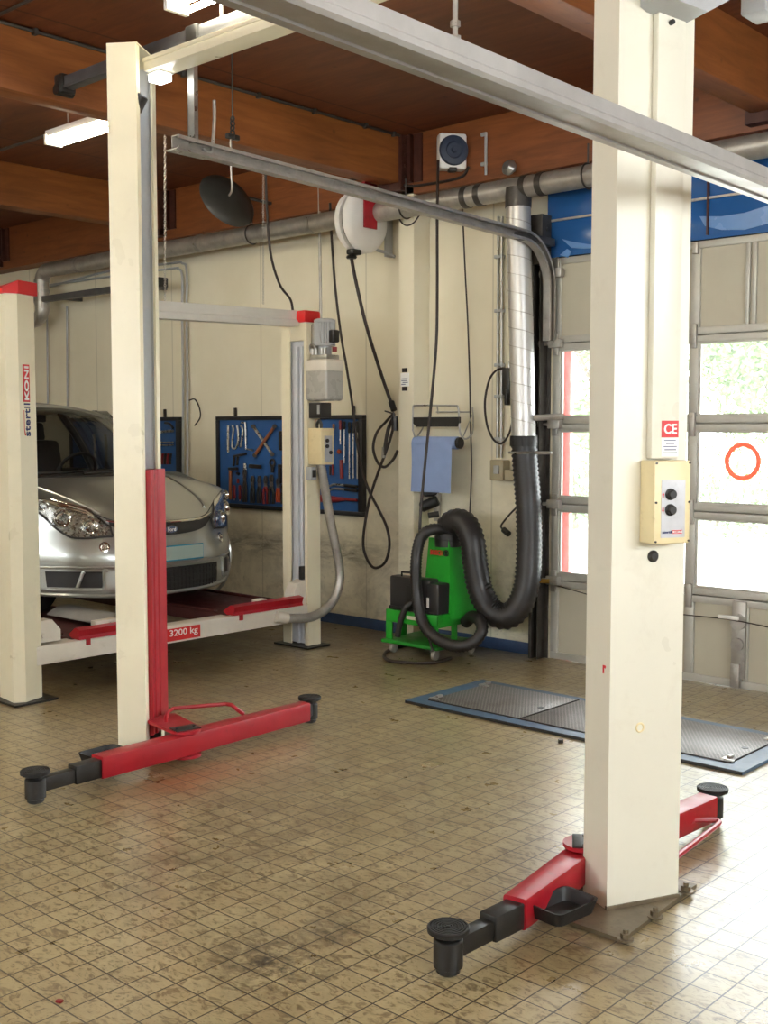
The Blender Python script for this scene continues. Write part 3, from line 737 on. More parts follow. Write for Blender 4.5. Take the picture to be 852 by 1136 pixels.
arm(PVR+V((0.0, 0.02, 0)), (-2.055, 4.165, 0), (-2.075, 4.245, 0), False, 'arm of the thick column pointing to the wall',
    [PZ(765, 912, 0.09), PZ(770, 910, 0.09), PZ(795, 910, 0.09), PZ(798, 912, 0.09), PZ(796, 915, 0.09), PZ(751, 950, 0.09), PZ(730, 967, 0.09), PZ(722, 962, 0.09)], 0.10, 0.085)
for pv, cx, nn in ((PVL, PL(0.13, 0.16), -NL), (PVR, PR(0.14, 0.16), -NR)):
    mb = MB()
    for z0 in (0.030, 0.150):
        c = V((cx.x, cx.y, 0)); s = V((-nn.y, nn.x, 0)); e = pv
        ring = [e+V((math.cos(a), math.sin(a), 0))*0.075 for a in [i*2*PI/20 for i in range(20)]]
        dirv = (e-c).normalized(); sd = V((-dirv.y, dirv.x, 0))
        arc = [e+(dirv*math.cos(t)+sd*math.sin(t))*0.075 for t in [(-PI/2+PI*i/14) for i in range(15)]]
        mb.prism([p+V((0, 0, z0)) for p in [c-sd*0.09]+arc+[c+sd*0.09]], (0, 0, 0.014))
    mb.build('pivot_plate', M['red'], lift, 20)
    mb = MB(); mb.obox(V((pv.x, pv.y, 0.166)), (e-c).normalized(), sd, ZU, 0.085, 0.13, 0.006, 0.002)
    for t in (-0.045, 0.045): mb.cyl(pv+sd*t+V((0, 0, 0.166)), pv+sd*t+V((0, 0, 0.174)), 0.008, seg=8)
    mb.build('pivot_cap', M['black'], lift)
    mb = MB(); mb.cyl((pv.x, pv.y, 0.028), (pv.x, pv.y, 0.168), 0.03, seg=20); mb.build('pivot_pin', M['black'], lift)
# parts tray hooked on the arm
def open_tray(nm, c, u, v, su, sv, h, m, lab, cat):
    u, v = V(u).normalized(), V(v).normalized(); c = V(c)
    def ring(k, z, inset):
        a, b, r = su/2-inset, sv/2-inset, 0.025
        pts = []
        for (sx, sy, t0) in ((1, 1, 0), (-1, 1, PI/2), (-1, -1, PI), (1, -1, 3*PI/2)):
            for i in range(5):
                t = t0+PI/2*i/4; pts.append(c+u*(sx*(a-r)+r*math.cos(t))+v*(sy*(b-r)+r*math.sin(t))+ZU*z)
        return pts
    mb = MB(); rs = [ring(0, 0, 0.012), ring(0, h, 0), ring(0, h, 0.006), ring(0, 0.006, 0.018)]
    for i, r in enumerate(rs): rs[i] = r+[r[0]]
    mb.grid(rs); mb.face(rs[0][:-1]); mb.face(rs[-1][:-1])
    return tag(mb.build(nm, m, None, 25), lab, cat)
open_tray('parts_tray', (-1.957, 2.98, 0.065), (0.10, 1, 0), (1, -0.10, 0), 0.205, 0.145, 0.045, M['rubber'], 'black plastic parts tray held beside the red arm of the thick column', 'tray')
open_tray('parts_tray', (-4.475, 2.965, 0.065), (-0.05, 1, 0), (1, 0.05, 0), 0.205, 0.145, 0.045, M['rubber'], 'black plastic parts tray mostly hidden behind the red arm of the far column', 'tray')
# ================================================================ DRIVE-ON LIFT (behind, carrying the car)
dl = thing('drive_on_lift', (-6.1, 4.6, 0), 'cream and red drive-on lift carrying the silver car by the back wall', 'car lift')
ZP = 2.37
# front column (closed side towards the camera)
mb = MB(); mb.prism([(-6.20, 3.395, 0.01), (-6.0, 3.37, 0.01), (-5.965, 3.43, 0.01), (-6.015, 3.565, 0.01), (-6.06, 3.565, 0.01), (-6.06, 3.545, 0.01), (-6.03, 3.545, 0.01), (-5.985, 3.435, 0.01), (-6.01, 3.395, 0.01), (-6.18, 3.415, 0.01), (-6.19, 3.545, 0.01), (-6.15, 3.545, 0.01), (-6.15, 3.565, 0.01), (-6.21, 3.565, 0.01)], (0, 0, ZP-0.01))
fc = mb.build('column', M['cream'], dl, 20, 'column with the blue and red brand lettering')
mb = MB(); mb.prism([(-6.22, 3.375, ZP), (-5.99, 3.355, ZP), (-5.95, 3.43, ZP), (-6.0, 3.58, ZP), (-6.22, 3.58, ZP)], (0, 0, 0.075))
for v in mb.bm.verts:
    if v.co.z > ZP+0.05 and v.co.y < 3.40: v.co.z -= 0.045
mb.build('red_cap', M['redcap'], fc, 30)
mb = MB(); mb.box((-6.26, 3.34, 0), (-5.93, 3.62, 0.012)); mb.build('foot_plate', M['black'], fc)
# lettering runs up the column on its slanted face
fdir = (V((-6.015, 3.565, 0))-V((-5.965, 3.43, 0))).normalized(); fn = V((fdir.y, -fdir.x, 0))
def onF(a, z, off=0.001): p = V((-5.965, 3.43, 0))+fdir*a+fn*off; return V((p.x, p.y, z))
mb = MB(); c = onF(0.062, 1.865, 0.001); mb.obox(c, fdir, fn, ZU, 0.056, 0.002, 0.215); bpn = mb.build('brand_panel', M['labelred'], dl, None)
text('KONI', 'letters', M['labelwhite'], bpn, onF(0.080, 1.768, 0.003), ZU, -fdir, 0.195, 0.036, bold=0.03)
st = text('stertil', 'brand_letters', M['labelblue'], dl, onF(0.088, 1.560, 0.0015), ZU, -fdir, 0.190, 0.048, bold=0.012)
mb = MB(); mb.prism([onF(a, z, 0.0005) for a, z in ((0.041, 1.565), (0.036, 1.60), (0.036, 1.71), (0.040, 1.71), (0.040, 1.60), (0.052, 1.563))], fn*0.0012); mb.build('brand_stroke', M['labelred'], st, None)
# rear column (mouth towards the car)
X0, X1, Y0, Y1 = -6.265, -6.0, 5.735, 5.865
mb = MB(); t = 0.012
mb.prism([(X1, Y0, .01), (X1, Y1, .01), (X0, Y1, .01), (X0, Y0, .01), (X0+.085, Y0, .01), (X0+.085, Y0+t, .01), (X0+t, Y0+t, .01), (X0+t, Y1-t, .01), (X1-t, Y1-t, .01), (X1-t, Y0+t, .01), (X1-.03, Y0+t, .01), (X1-.03, Y0, .01)], (0, 0, ZP-.01))
rc = mb.build('column', M['cream'], dl, 20, 'column carrying the hydraulic unit')
mb = MB(); mb.box((X0+.085, Y0+.002, 2.24), (X1-.03, Y0+t, ZP)); mb.build('head_plate', M['cream'], rc)
mb = MB(); mb.box((X0+.02, Y0+.03, .02), (X1-.02, Y0+.04, 2.24)); mb.box((X0+.13, Y0+.012, .02), (X0+.155, Y0+.03, 2.2), .003); mb.cyl((X0+.195, Y0+.02, .05), (X0+.195, Y0+.02, 2.2), .010, seg=10); mb.build('guide_face', M['bluegrey'], rc)
mb = MB(); mb.box((X0-.04, Y0-.06, 0), (X1+.06, Y1+.04, .012)); mb.build('foot_plate', M['black'], rc)
mb = MB(); mb.box((X0+.02, Y0-.02, ZP), (X1+.005, Y1+.01, ZP+.085), .014); mb.build('red_cap', M['redcap'], rc)
mb = MB(); mb.cyl((X1, 5.80, 1.99), (X1+.008, 5.80, 1.99), .012, seg=12); mb.build('column_plug', M['black'], rc)
# tie beam between the heads
mb = MB(); xb = -6.12
mb.prism([(xb+.05, 4.33, ZP-.06), (xb+.05, 4.33, ZP-.02), (xb+.035, 4.33, ZP-.01), (xb+.04, 4.33, ZP+.052), (xb-.05, 4.33, ZP+.052), (xb-.05, 4.33, ZP-.06)], (0, 1.40, .034))
mb.build('tie_beam', M['alulight'], dl, 20)
# cross beam with load rating
mb = MB(); mb.box((-6.13, 3.52, .205), (-6.0, 5.74, .318), .006); cbm = mb.build('cross_beam', M['offwhite'], dl)
mb = MB(); p0, p1 = PX(185, 697, -5.999), PX(222, 711, -5.999)
ya, yb = p0.y, PX(222, 694, -5.999).y; za, zb = .218, .300
mb.box((-6.0, ya, za), (-5.9975, yb, zb)); rl = mb.build('load_label', M['labelred'], dl, None, 'red plate reading 3200 kg')
text('3200 kg', 'letters', M['labelwhite'], rl, (-5.997, ya+.022, za+.018), (0, 1, 0), ZU, yb-ya-.044, zb-za-.026, bold=0.004)
# carriage plates at both ends
mb = MB(); mb.prism([(-6.02, 3.545, .335), (-6.02, 3.70, .335), (-6.02, 3.70, .40), (-6.02, 3.645, .465), (-6.02, 3.545, .465)], (-.10, 0, 0)); mb.cyl((-6.02, 3.585, .375), (-6.008, 3.585, .375), .014, seg=12); mb.build('carriage_plate', M['offwhite'], dl)
mb = MB(); mb.prism([(-6.02, 5.60, .305), (-6.02, 5.735, .305), (-6.02, 5.735, .50), (-6.02, 5.655, .48), (-6.02, 5.62, .42)], (-.10, 0, 0)); mb.cyl((-6.02, 5.69, .37), (-6.008, 5.69, .37), .014, seg=12); mb.build('carriage_plate', M['offwhite'], dl)
mb = MB(); mb.box((X0+.20, Y0-.03, .50), (X1-.035, Y0+.02, .60), .006); mb.build('lock_latch', M['black'], dl)
# runways with red stops
for (ya, yb) in ((3.80, 4.36), (5.02, 5.665)):
    mb = MB(); mb.box((-10.4, ya, .245), (-6.06, yb, .325), .006); mb.box((-10.4, ya, .325), (-6.2, ya+.03, .345), .004); mb.box((-10.4, yb-.03, .325), (-6.2, yb, .345), .004)
    rw = mb.build('runway', M['runway'], dl)
    mb = MB(); mb.prism([(-6.06, ya, .325), (-6.10, ya, .345), (-6.02, ya, .395), (-5.97, ya, .385), (-5.985, ya, .345), (-5.975, ya, .325)], (0, yb-ya, 0))
    mb.box((-6.0, ya+.06, .285), (-5.985, ya+.085, .33)); mb.build('wheel_stop', M['red'], rw, 20)
# hydraulic unit on the rear column
def ux(x, y): return PX(x, y, -5.93)
c = ux(372, 378); zt, zb = ux(372, 356).z, ux(372, 398).z
mb = MB(); n = 24
prof = []
cx, cy = -5.91, 5.83
ring = []
for i in range(48):
    a = 2*PI*i/48; r = .078 if i % 2 else .068
    ring.append((cx+r*math.cos(a), cy+r*math.sin(a)))
zm0 = ux(372, 384).z
mb.prism([(x, y, zm0) for x, y in ring], (0, 0, zt-zm0-.02)); mb.lathe([(0, 0), (.072, 0), (.078, .004), (.078, .022), (.06, .03), (0, .03)], (cx, cy, zt-.026), (0, 0, 1), 28); mb.lathe([(0, 0), (.08, 0), (.08, .012), (0, .012)], (cx, cy, zm0-.008), (0, 0, 1), 28)
mb.cyl((cx, cy, zb), (cx, cy, zm0), .05, seg=20)
hm = mb.build('pump_motor', M['ltgrey'], dl, 25)
mb = MB(); mb.box((cx+.06, cy-.03, ux(383, 376).z-.045), (cx+.12, cy+.035, ux(383, 376).z+.045), .012); mb.build('terminal_box', M['black'], hm)
mb = MB(); mb.box((-6.0, cy-.05, zm0-.02), (cx-.05, cy+.02, zt-.03), .006); mb.build('motor_bracket', M['galvdull'], hm)
mb = MB(); zv = ux(366, 393).z; mb.box((cx-.085, cy-.07, zb-.02), (cx+.09, cy+.06, zb+.02), .008)
for dx in (-.06, -.03, .03, .06): mb.cyl((cx+dx, cy-.06, zv-.01), (cx+dx, cy-.06, zv+.035), .014, seg=12)
mb.tube([(cx-.08, cy-.06, zv), (cx-.08, cy-.07, zv+.05), (cx-.04, cy-.08, zv+.06), (cx-.02, cy-.06, zv+.02)], .009, 8)
mb.build('valve_block', M['galv'], dl)
mb = MB(); mb.cyl((cx+.08, cy+.02, zv+.01), (cx+.08, cy+.02, zv+.045), .018, seg=14); mb.build('red_valve_knob', M['toolred'], dl, label='red knob')
zt2, zt0 = ux(370, 401).z, ux(370, 445).z
mb = MB(); mb.box((cx-.105, cy-.10, zt0), (cx+.115, cy+.08, zt2), .02, 3); ot = mb.build('oil_tank', M['tank'], dl)
mb = MB(); mb.box((cx-.109, cy-.104, zt2-.085), (cx+.119, cy+.084, zt2+.006), .018, 3); mb.build('tank_lid', M['offwhite'], ot)
za, zb2 = ux(360, 447).z, ux(360, 464).z
mb = MB(); mb.box((-6.0, 5.755, zb2), (-5.875, 5.86, za), .004); mb.build('switch_housing', M['black'], dl)
mb = MB(); mb.box((-5.912, 5.752, zb2+.03), (-5.888, 5.757, za-.015)); mb.build('switch_label', M['ltgrey'], dl)
za, zb2 = ux(363, 475).z, ux(363, 515).z
mb = MB(); mb.box((-6.0, 5.745, zb2), (-5.865, 5.875, za), .006); lb = mb.build('control_box', M['box_cream'], dl)
mb = MB(); mb.box((-5.866, 5.778, zb2+.02), (-5.863, 5.855, za-.055)); mb.build('control_plate', M['silverplate'], lb)
for k, (yy, dz) in enumerate(((5.80, -.09), (5.80, -.13), (5.835, -.175))):
    mb = MB(); mb.cyl((-5.864, yy, za+dz), (-5.848, yy, za+dz), .014, seg=16, bevel=.003); mb.build('push_button', M['black'], lb)
mb = MB(); mb.tube([(-5.96, 5.80, za), (-5.96, 5.80, za+.03), (-5.93, 5.79, za+.055), (-5.92, 5.80, za+.03), (-5.92, 5.80, za)], .011, 8); mb.build('cable_loop', M['black'], dl)
zs = ux(351, 525).z
mb = MB(); mb.box((-6.0, 5.72, zs-.05), (-5.945, 5.78, zs+.045), .006); so = mb.build('socket_box', M['ltgrey'], dl)
mb = MB(); mb.box((-5.944, 5.732, zs-.03), (-5.938, 5.768, zs+.025), .004); mb.build('socket_lid', M['black'], so)
mb = MB(); mb.tube([V((-5.93, 5.80, zb2+.01)), PX(361, 545, -5.93), PX(367, 580, -5.93), PX(374, 615, -5.92), PX(377, 640, -5.92), PX(372, 662, -5.92), PX(360, 677, -5.93), PX(343, 685, -5.95), PX(322, 686, -5.98), PX(312, 686, -6.0)], .033, 14, corr=.05, pitch=.016); mb.build('corrugated_hose', M['galvdull'], dl, 60, 'grey corrugated hose')
mb = MB(); a, b = PX(318, 686, -5.975), PX(306, 684, -5.99); mb.cyl(a, b, .042, seg=18); mb.build('hose_coupling', M['offwhite'], dl)
# loose items on the runway
mb = MB(); P4 = [PZ(52, 681, .36), PZ(76, 670, .39), PZ(128, 680, .39), PZ(122, 694, .36)]
mb.grid([[P4[0].lerp(P4[1], k/4).lerp(P4[3].lerp(P4[2], k/4), j/6)+V((0, 0, .02*math.sin(k/4*PI)*(1 if j < 4 else .6))) for k in range(5)] for j in range(7)])
mb.grid([[P4[0].lerp(P4[1], k/4).lerp(P4[3].lerp(P4[2], k/4), j/6)+V((0, 0, .02*math.sin(k/4*PI)*(1 if j < 4 else .6)-.006)) for k in range(5)] for j in range(7)])
tag(mb.build('sheet_metal_offcut', M['greysheet'], None, 30), 'bent grey sheet lying on the runway under the car front', 'sheet')
mb = MB(); p = PZ(117, 692, .36); mb.box((p.x-.03, p.y-.09, .345), (p.x+.03, p.y+.08, .39), .004); tag(mb.build('wooden_block', M['offwhite'], None), 'small pale block on the runway beside the bent grey sheet', 'block')
mb = MB(); p = PZ(289, 668, .36); mb.box((p.x-.04, p.y-.05, .347), (p.x+.03, p.y+.04, .385), .008); tag(mb.build('wheel_chock', M['offwhite'], None), 'small pale chock on the runway behind its red stop nearest the back wall', 'chock')
# ================================================================ CAR
car = thing('car', (-8.4, 4.83, .325), 'silver people carrier parked nose-out on the drive-on lift', 'car')
CX, CY, CZ = -6.38, 4.83, .325
def cw(x, y, z): return V((CX+x, CY+y, CZ+z))
def sm(a, b, t):
    t = max(0, min(1, (t-a)/(b-a))); return t*t*(3-2*t)
# rows of the front skin: x0, z0, plan sweep c, power p, rise e from t0 to t1, half width
ROWS = [(-.05, .135, .46, 2.8, .03, .80), (-.012, .150, .46, 2.8, .02, .815), (0, .17, .46, 2.8, .02, .825), (.0, .24, .46, 2.8, .01, .835), (-.004, .31, .46, 2.8, .01, .84),
        (-.002, .345, .46, 2.8, .01, .845), (.008, .37, .46, 2.7, .01, .85), (.004, .42, .46, 2.7, .01, .852), (-.012, .47, .46, 2.7, .01, .855), (-.034, .53, .46, 2.6, .03, .856),
        (-.052, .57, .46, 2.5, .07, .857), (-.075, .62, .44, 2.4, .13, .857), (-.092, .642, .42, 2.3, .155, .856), (-.115, .655, .41, 2.2, .16, .855), (-.17, .682, .40, 2.2, .15, .852), (-.28, .724, .38, 2.2, .125, .848), (-.42, .774, .36, 2.2, .095, .842),
        (-.56, .820, .35, 2.2, .07, .836), (-.70, .862, .34, 2.2, .045, .828), (-.84, .90, .32, 2.2, .02, .818), (-.96, .928, .30, 2.2, .0, .805)]
def row(s):
    s = max(0, min(len(ROWS)-1.0001, s)); i = int(s); f = s-i
    return [a+(b-a)*f for a, b in zip(ROWS[i], ROWS[i+1])]
def skin(s, t, off=0.0):
    x0, z0, c, p, e, hw = row(s)
    a = abs(t)
    return cw(x0-c*a**p+off, hw*math.copysign(math.sin(a*PI/2*.98)**.88 if a > 0 else 0, t) if False else hw*t, z0+e*sm(.30, 1.0, a))
def skinn(s, t, off):
    e = .02
    p = skin(s, t); a = skin(s+e, t)-skin(s-e, t) if s > e else skin(s+e, t)-p; b = skin(s, t+e)-skin(s, t-e)
    n = b.cross(a)
    n = n.normalized() if n.length > 1e-9 else V((1, 0, 0))
    if n.x < 0 and n.z < 0.2: n = -n
    if n.dot(V((.8, 0, .6))) < 0: n = -n
    return p+n*off
TT = [-1+2*i/40 for i in range(41)]
rows = []
for s10 in range(0, (len(ROWS)-1)*2+1): rows.append([skin(s10/2, t) for t in TT])
mb = MB(); mb.grid(rows)
# flanks: from the corner of the nose back to the tail, with round wheel arches left open
def flank(sg):
    ztab = [.16, .22, .30, .38, .46, .54, .60, .66, .72, .78, .84, .90, .935]
    xs = [-.46-.06*i for i in range(64)]
    def yz(x, z):
        hw = .856
        y = hw-.035*((.55-z)/.4)**2 if z < .55 else hw-.06*((z-.55)/.4)**2
        y -= .10*sm(-3.6, -4.24, x) if x < -3.6 else 0
        zz = z
        if x > -.96: zz = min(z, .80+(.928-.80)*(-x-.46)/.5 - .0)
        return cw(x, sg*y, zz)
    g = [[yz(x, z) for x in xs] for z in ztab]
    vr = [[mb.bm.verts.new(p) for p in r] for r in g]
    for j in range(len(ztab)-1):
        for i in range(len(xs)-1):
            xm, zm = (xs[i]+xs[i+1])/2, (ztab[j]+ztab[j+1])/2
            if any((xm-wx)**2+(zm-.30)**2 < .335**2 for wx in (-.76, -3.40)): continue
            mb.bm.faces.new((vr[j][i], vr[j][i+1], vr[j+1][i+1], vr[j+1][i]))
flank(1); flank(-1)
# tail
tl = [(-4.24, .16), (-4.28, .30), (-4.28, .60), (-4.22, .935)]
mb.grid([[cw(x+.10*abs(t)**3, .78*t, z) for t in [-1+.1*i for i in range(21)]] for x, z in tl])
mb.build('body_shell', M['paint'], car, 50)
# roof, pillars
def roofz(x): return 1.50-.055*((x+2.45)/.85)**2 if x > -2.45 else 1.50-.10*((x+2.45)/1.75)**2
def rhw(x): return .585-.03*sm(-2.6, -4.1, x)
mb = MB()
xs = [-1.70-.1*i for i in range(25)]
mb.grid([[cw(x+(.10 if x > -1.75 else 0)*0, rhw(x)*t, roofz(x)-.085*abs(t)**2.6-.012) for t in [-1+.1*i for i in range(21)]] for x in xs])
ex = bmesh.ops.extrude_face_region(mb.bm, geom=mb.bm.faces[:]); [setattr(v, 'co', v.co+V((0, 0, .022))) for v in ex['geom'] if isinstance(v, bmesh.types.BMVert)]
mb.build('roof_panel', M['paint'], car, 50)
for sg in (-1, 1):
    for nm, a, b, wd in (('pillar', (-1.22, .79, .925), (-1.84, .575, 1.435), .03), ('pillar', (-2.15, .79, .93), (-2.35, .59, 1.44), .045), ('pillar', (-3.2, .79, .93), (-3.25, .58, 1.42), .045), ('pillar', (-4.2, .74, .93), (-4.02, .54, 1.37), .06)):
        mb = MB(); A, B = cw(a[0], sg*(a[1]-.015), a[2]-.01), cw(b[0], sg*(b[1]-.015), b[2]-.02); d = (B-A).normalized(); mid = (A+B)/2+(V((0.0, sg*.01, .02)))
        mb.tube([A, mid, B], wd*.8, 8); mb.build(nm, M['paint'] if a[0] > -1.5 else M['black'], car, 40)
    sw = MB()
    for (xa, xb, ta, tb) in ((-1.20, -2.12, -1.66, -2.32), (-2.2, -3.17, -2.40, -3.2), (-3.26, -4.12, -3.28, -3.98)):
        sw.grid([[cw(xa+(xb-xa)*i/6+((ta+(tb-ta)*i/6)-(xa+(xb-xa)*i/6))*k/4, sg*(.79-(.79-.585)*k/4+.02*math.sin(k/4*PI)), .935+(.49)*k/4) for i in range(7)] for k in range(5)])
    sw.build('side_glass', M['carglass'], car, 40)
mb = MB()
mb.grid([[cw((-.97-.28*abs(t)**2.2)+(-1.72-.12*abs(t)**2+.97+.28*abs(t)**2.2)*k/8, (.79+(.575-.79)*k/8)*t, .925+.515*math.sin(k/8*PI/2)**.93*1.0-.02*(k/8)*abs(t)**3) for t in [-1+.1*i for i in range(21)]] for k in range(9)])
mb.build('windscreen', M['carglass'], car, 50)
mb = MB(); mb.grid([[cw(-4.18+(k/4)*.16, (.72-.17*k/4)*t, .94+.42*k/4) for t in (-1, -.5, 0, .5, 1)] for k in range(5)]); mb.build('rear_glass', M['carglass'], car, 50)
# scuttle and wipers
mb = MB(); mb.grid([[cw(-.955-.30*abs(t)**2.2-dx, .80*t, .926+dz) for t in TT] for dx, dz in ((-.02, -.004), (.0, .006), (.05, .012), (.09, .0))]); mb.build('scuttle', M['cabin'], car, 50)
for (t0, t1) in ((-.1, .62), (-.75, -.08)):
    mb = MB(); mb.tube([cw(-.99-.28*abs(t)**2.2-.03*k/6, .79*t, .945+.02*k/6) for k, t in [(k, t0+(t1-t0)*k/6) for k in range(7)]], .010, 6); mb.build('wiper', M['black'], car)
# bonnet shut line
mb = MB(); mb.tube([skinn(11.8+1.0*sm(.45, .66, abs(t)), t, .001) for t in [-.93+.0465*i for i in range(41)]], .004, 6, sub=2); mb.build('bonnet_gap', M['black'], car)
for sg in (-1, 1):
    mb = MB(); mb.tube([skinn(s, sg*(.52+.34*((s-13.4)/6.6)), .0) for s in [13.4+.55*i for i in range(13)]], .010, 8, sub=3); mb.build('bonnet_crease', M['paint'], car)
def patch(t0, t1, slo, shi, off, nt=24, ns=6):
    mb = MB(); mb.grid([[skinn(slo(t)+(shi(t)-slo(t))*k/ns, t, off) for t in [t0+(t1-t0)*i/nt for i in range(nt+1)]] for k in range(ns+1)]); return mb
# upper grille with oval badge
q = lambda t: 1-(abs(t)/.53)**6 if abs(t) < .53 else 0
patch(-.50, .50, lambda t: 10.75-1.40*max(0, 1-(abs(t)/.50)**2.5), lambda t: 11.25, .006).build('upper_grille', M['instr'], car, 50)
mb = MB(); mb.tube([skinn(11.3, t, .010) for t in [-.52+.026*i for i in range(41)]], .008, 8, sub=2); mb.build('grille_trim', M['chrome'], car)
def oval(c, rx, rz, n, th, seg=28): return [c+V((0, rx*math.cos(2*PI*i/seg), rz*math.sin(2*PI*i/seg))) for i in range(seg)]
bc = skin(10.25, 0)+V((.010, 0, 0))
mb = MB(); mb.prism(oval(bc, .058, .028, 0, 0), (.012, 0, 0)); bdg = mb.build('badge', M['chrome'], car, 30, 'oval front badge')
mb = MB(); mb.prism(oval(bc+V((.012, 0, 0)), .052, .023, 0, 0), (.002, 0, 0)); mb.build('badge_field', M['badgeblue'], bdg, None)
text('Ford', 'letters', M['labelwhite'], bdg, bc+V((.0145, -.034, -.014)), (0, 1, 0), ZU, .068, .028, bold=0.01)
# licence plate
pc = skin(7, 0); mb = MB(); mb.box((pc.x+.004, CY-.235, pc.z-.055), (pc.x+.016, CY+.235, pc.z+.055), .006); pl_ = mb.build('licence_plate', M['plateblue'], car)
mb = MB(); mb.box((pc.x+.016, CY-.215, pc.z-.045), (pc.x+.019, CY+.228, pc.z+.047), .003); mb.build('plate_face', M['plategrey'], pl_, None, 'blank grey face')
# lower grille
patch(-.50, .50, lambda t: 1.9+.3*(abs(t)/.5)**4, lambda t: 4.4-.2*(abs(t)/.5)**4, .006).build('lower_grille', M['instr'], car, 50)
mb = MB()
for s in (2.2, 2.7, 3.2, 3.7, 4.1): mb.tube([skinn(s, -.48+.04*i, .010) for i in range(25)], .0045, 6, sub=2)
for i in range(24): mb.tube([skinn(2.0+.5*k, -.46+.04*i, .010) for k in range(5)], .0035, 5, sub=2)
mb.build('grille_mesh', M['rubber'], car)
for sg in (-1, 1):
    ta, tb = (.60, .93)
    pt = patch(sg*ta, sg*tb, lambda t: 2.6-.1*0, lambda t: 4.35-.3*0, .004); pt.build('fog_pocket', M['instr'], car, 50)
    mb = MB(); mb.tube([skinn(s, sg*t, .008) for s, t in ((4.6, .57), (4.4, .60), (2.6, .61), (2.35, .66), (2.35, .80), (2.35, .93))], .010, 8); mb.build('fog_pocket_trim', M['paint'], car)
    mb = MB(); mb.tube([skinn(2.6+.35*k, sg*(.77-.01*k), .012) for k in range(6)], .012, 8); mb.build('fog_pocket_bar', M['paint'], car)
    fp = skinn(8.2, sg*.575, .0); fpn = (skinn(8.2, sg*.575, .1)-fp).normalized()
    mb = MB(); mb.lathe([(0, .002), (.034, .002), (.036, .012), (.026, .014), (.018, .006), (0, .004)], fp, fpn, 20); mb.build('fog_lamp', M['chrome'], car)
# crease along the bumper
mb = MB(); mb.tube([skinn(5.15, t, .002) for t in [-.98+.049*i for i in range(41)]], .009, 8, sub=2); mb.build('bumper_crease', M['paint'], car)
mb = MB(); mb.tube([skinn(1.15, t, .002) for t in [-.98+.049*i for i in range(41)]], .014, 8, sub=2); mb.build('bumper_lip', M['paint'], car)
# headlights
for sg in (-1, 1):
    t0, t1 = .50, .95
    lo = lambda t: 9.35-.35*sm(.5, .7, abs(t))+1.9*sm(.74, .95, abs(t))
    hi = lambda t: 10.6+2.15*sm(.50, .66, abs(t))-.25*sm(.85, 1, abs(t))
    h = patch(sg*t0, sg*t1, lo, hi, .004); ho = h.build('headlight', M['lampsilver'], car, 50)
    for (t, s, r) in ((.64, 10.25, .052), (.80, 10.55, .058), (.90, 11.6, .036)):
        c = skinn(s, sg*t, .004); nn = (V((.93, sg*.30, .2))).normalized()
        mb = MB(); mb.lathe([(r*.30, .002), (r*.62, .006), (r*.92, .028), (r, .030), (r, .0), (r*1.05, -.01)], c, nn, 24); mb.build('reflector', M['chrome'], ho)
        mb = MB(); mb.lathe([(0, .022), (r*.25, .018), (r*.42, .006), (r*.42, .0)], c, nn, 20); mb.build('lamp_bulb', M['lens'], ho)
    mb = MB(); 
    for kk in range(3): mb.tube([skinn(lo(t)+(hi(t)-lo(t))*(.74+.09*kk), sg*t, .009) for t in [.60+.34*i/8 for i in range(9)]], .008, 6, sub=2)
    mb.build('lamp_reflector_strip', M['chrome'], ho)
    lz = patch(sg*t0, sg*t1, lo, hi, .030, 24, 8); lz.build('lens_cover', M['lens'], ho, 50)
    mb = MB(); loop = [skinn(lo(sg*t0+(sg*t1-sg*t0)*i/24), sg*(t0+(t1-t0)*i/24), .014) for i in range(25)]+[skinn(hi(t1-(t1-t0)*i/24), sg*(t1-(t1-t0)*i/24), .014) for i in range(25)]
    loop.append(loop[0]); mb.tube(loop, .007, 6, smooth=False); mb.build('lamp_seal', M['black'], ho)
    # door mirror
    mb = MB(); c = cw(-1.52, sg*.90, .96); mb.obox(c, (1, 0, 0), (0, 1, 0), ZU, .09, .19, .13, .035); mb.obox(c-V((0, sg*.10, .05)), (1, 0, 0), (0, 1, 0), ZU, .05, .10, .04, .01); mb.build('door_mirror', M['paint'], car)
# wheels
for wx in (-.76, -3.40):
    for sg in (-1, 1):
        c = cw(wx, sg*.70, .305)
        mb = MB(); mb.lathe([(.19, -.10), (.27, -.105), (.297, -.085), (.303, -.04), (.303, .04), (.297, .085), (.27, .105), (.19, .10)], c, (0, sg, 0), 40); wo = mb.build('wheel', M['tyre'], car, 40)
        mb = MB(); mb.lathe([(.19, -.09), (.20, .085), (.185, .095), (.175, .06), (.05, .055), (.04, .075), (0, .075)], c, (0, sg, 0), 30)
        for i in range(5):
            a = 2*PI*i/5; d = V((math.cos(a), 0, math.sin(a))); mb.obox(c+d*.11+V((0, sg*.072, 0)), d, (0, 1, 0), d.cross(V((0, 1, 0))), .15, .025, .045, .006)
        mb.build('wheel_rim', M['bluegrey'], wo, 40)
        mb = MB(); mb.grid([[cw(wx+.345*math.cos(t), sg*yy, .30+.345*math.sin(t)) for t in [math.radians(-12+204*i/24) for i in range(25)]] for yy in (.85, .52)]); mb.build('wheel_liner', M['cabin'], car, 60)
        mb = MB(); mb.torus(cw(wx, sg*.845, .30), (0, 1, 0), .335, .014, 40, 6); mb.build('arch_lip', M['paint'], car)
mb = MB(); mb.box(cw(-4.15, -.70, .17), cw(-.30, .70, .24), .01); mb.build('underbody', M['cabin'], car)
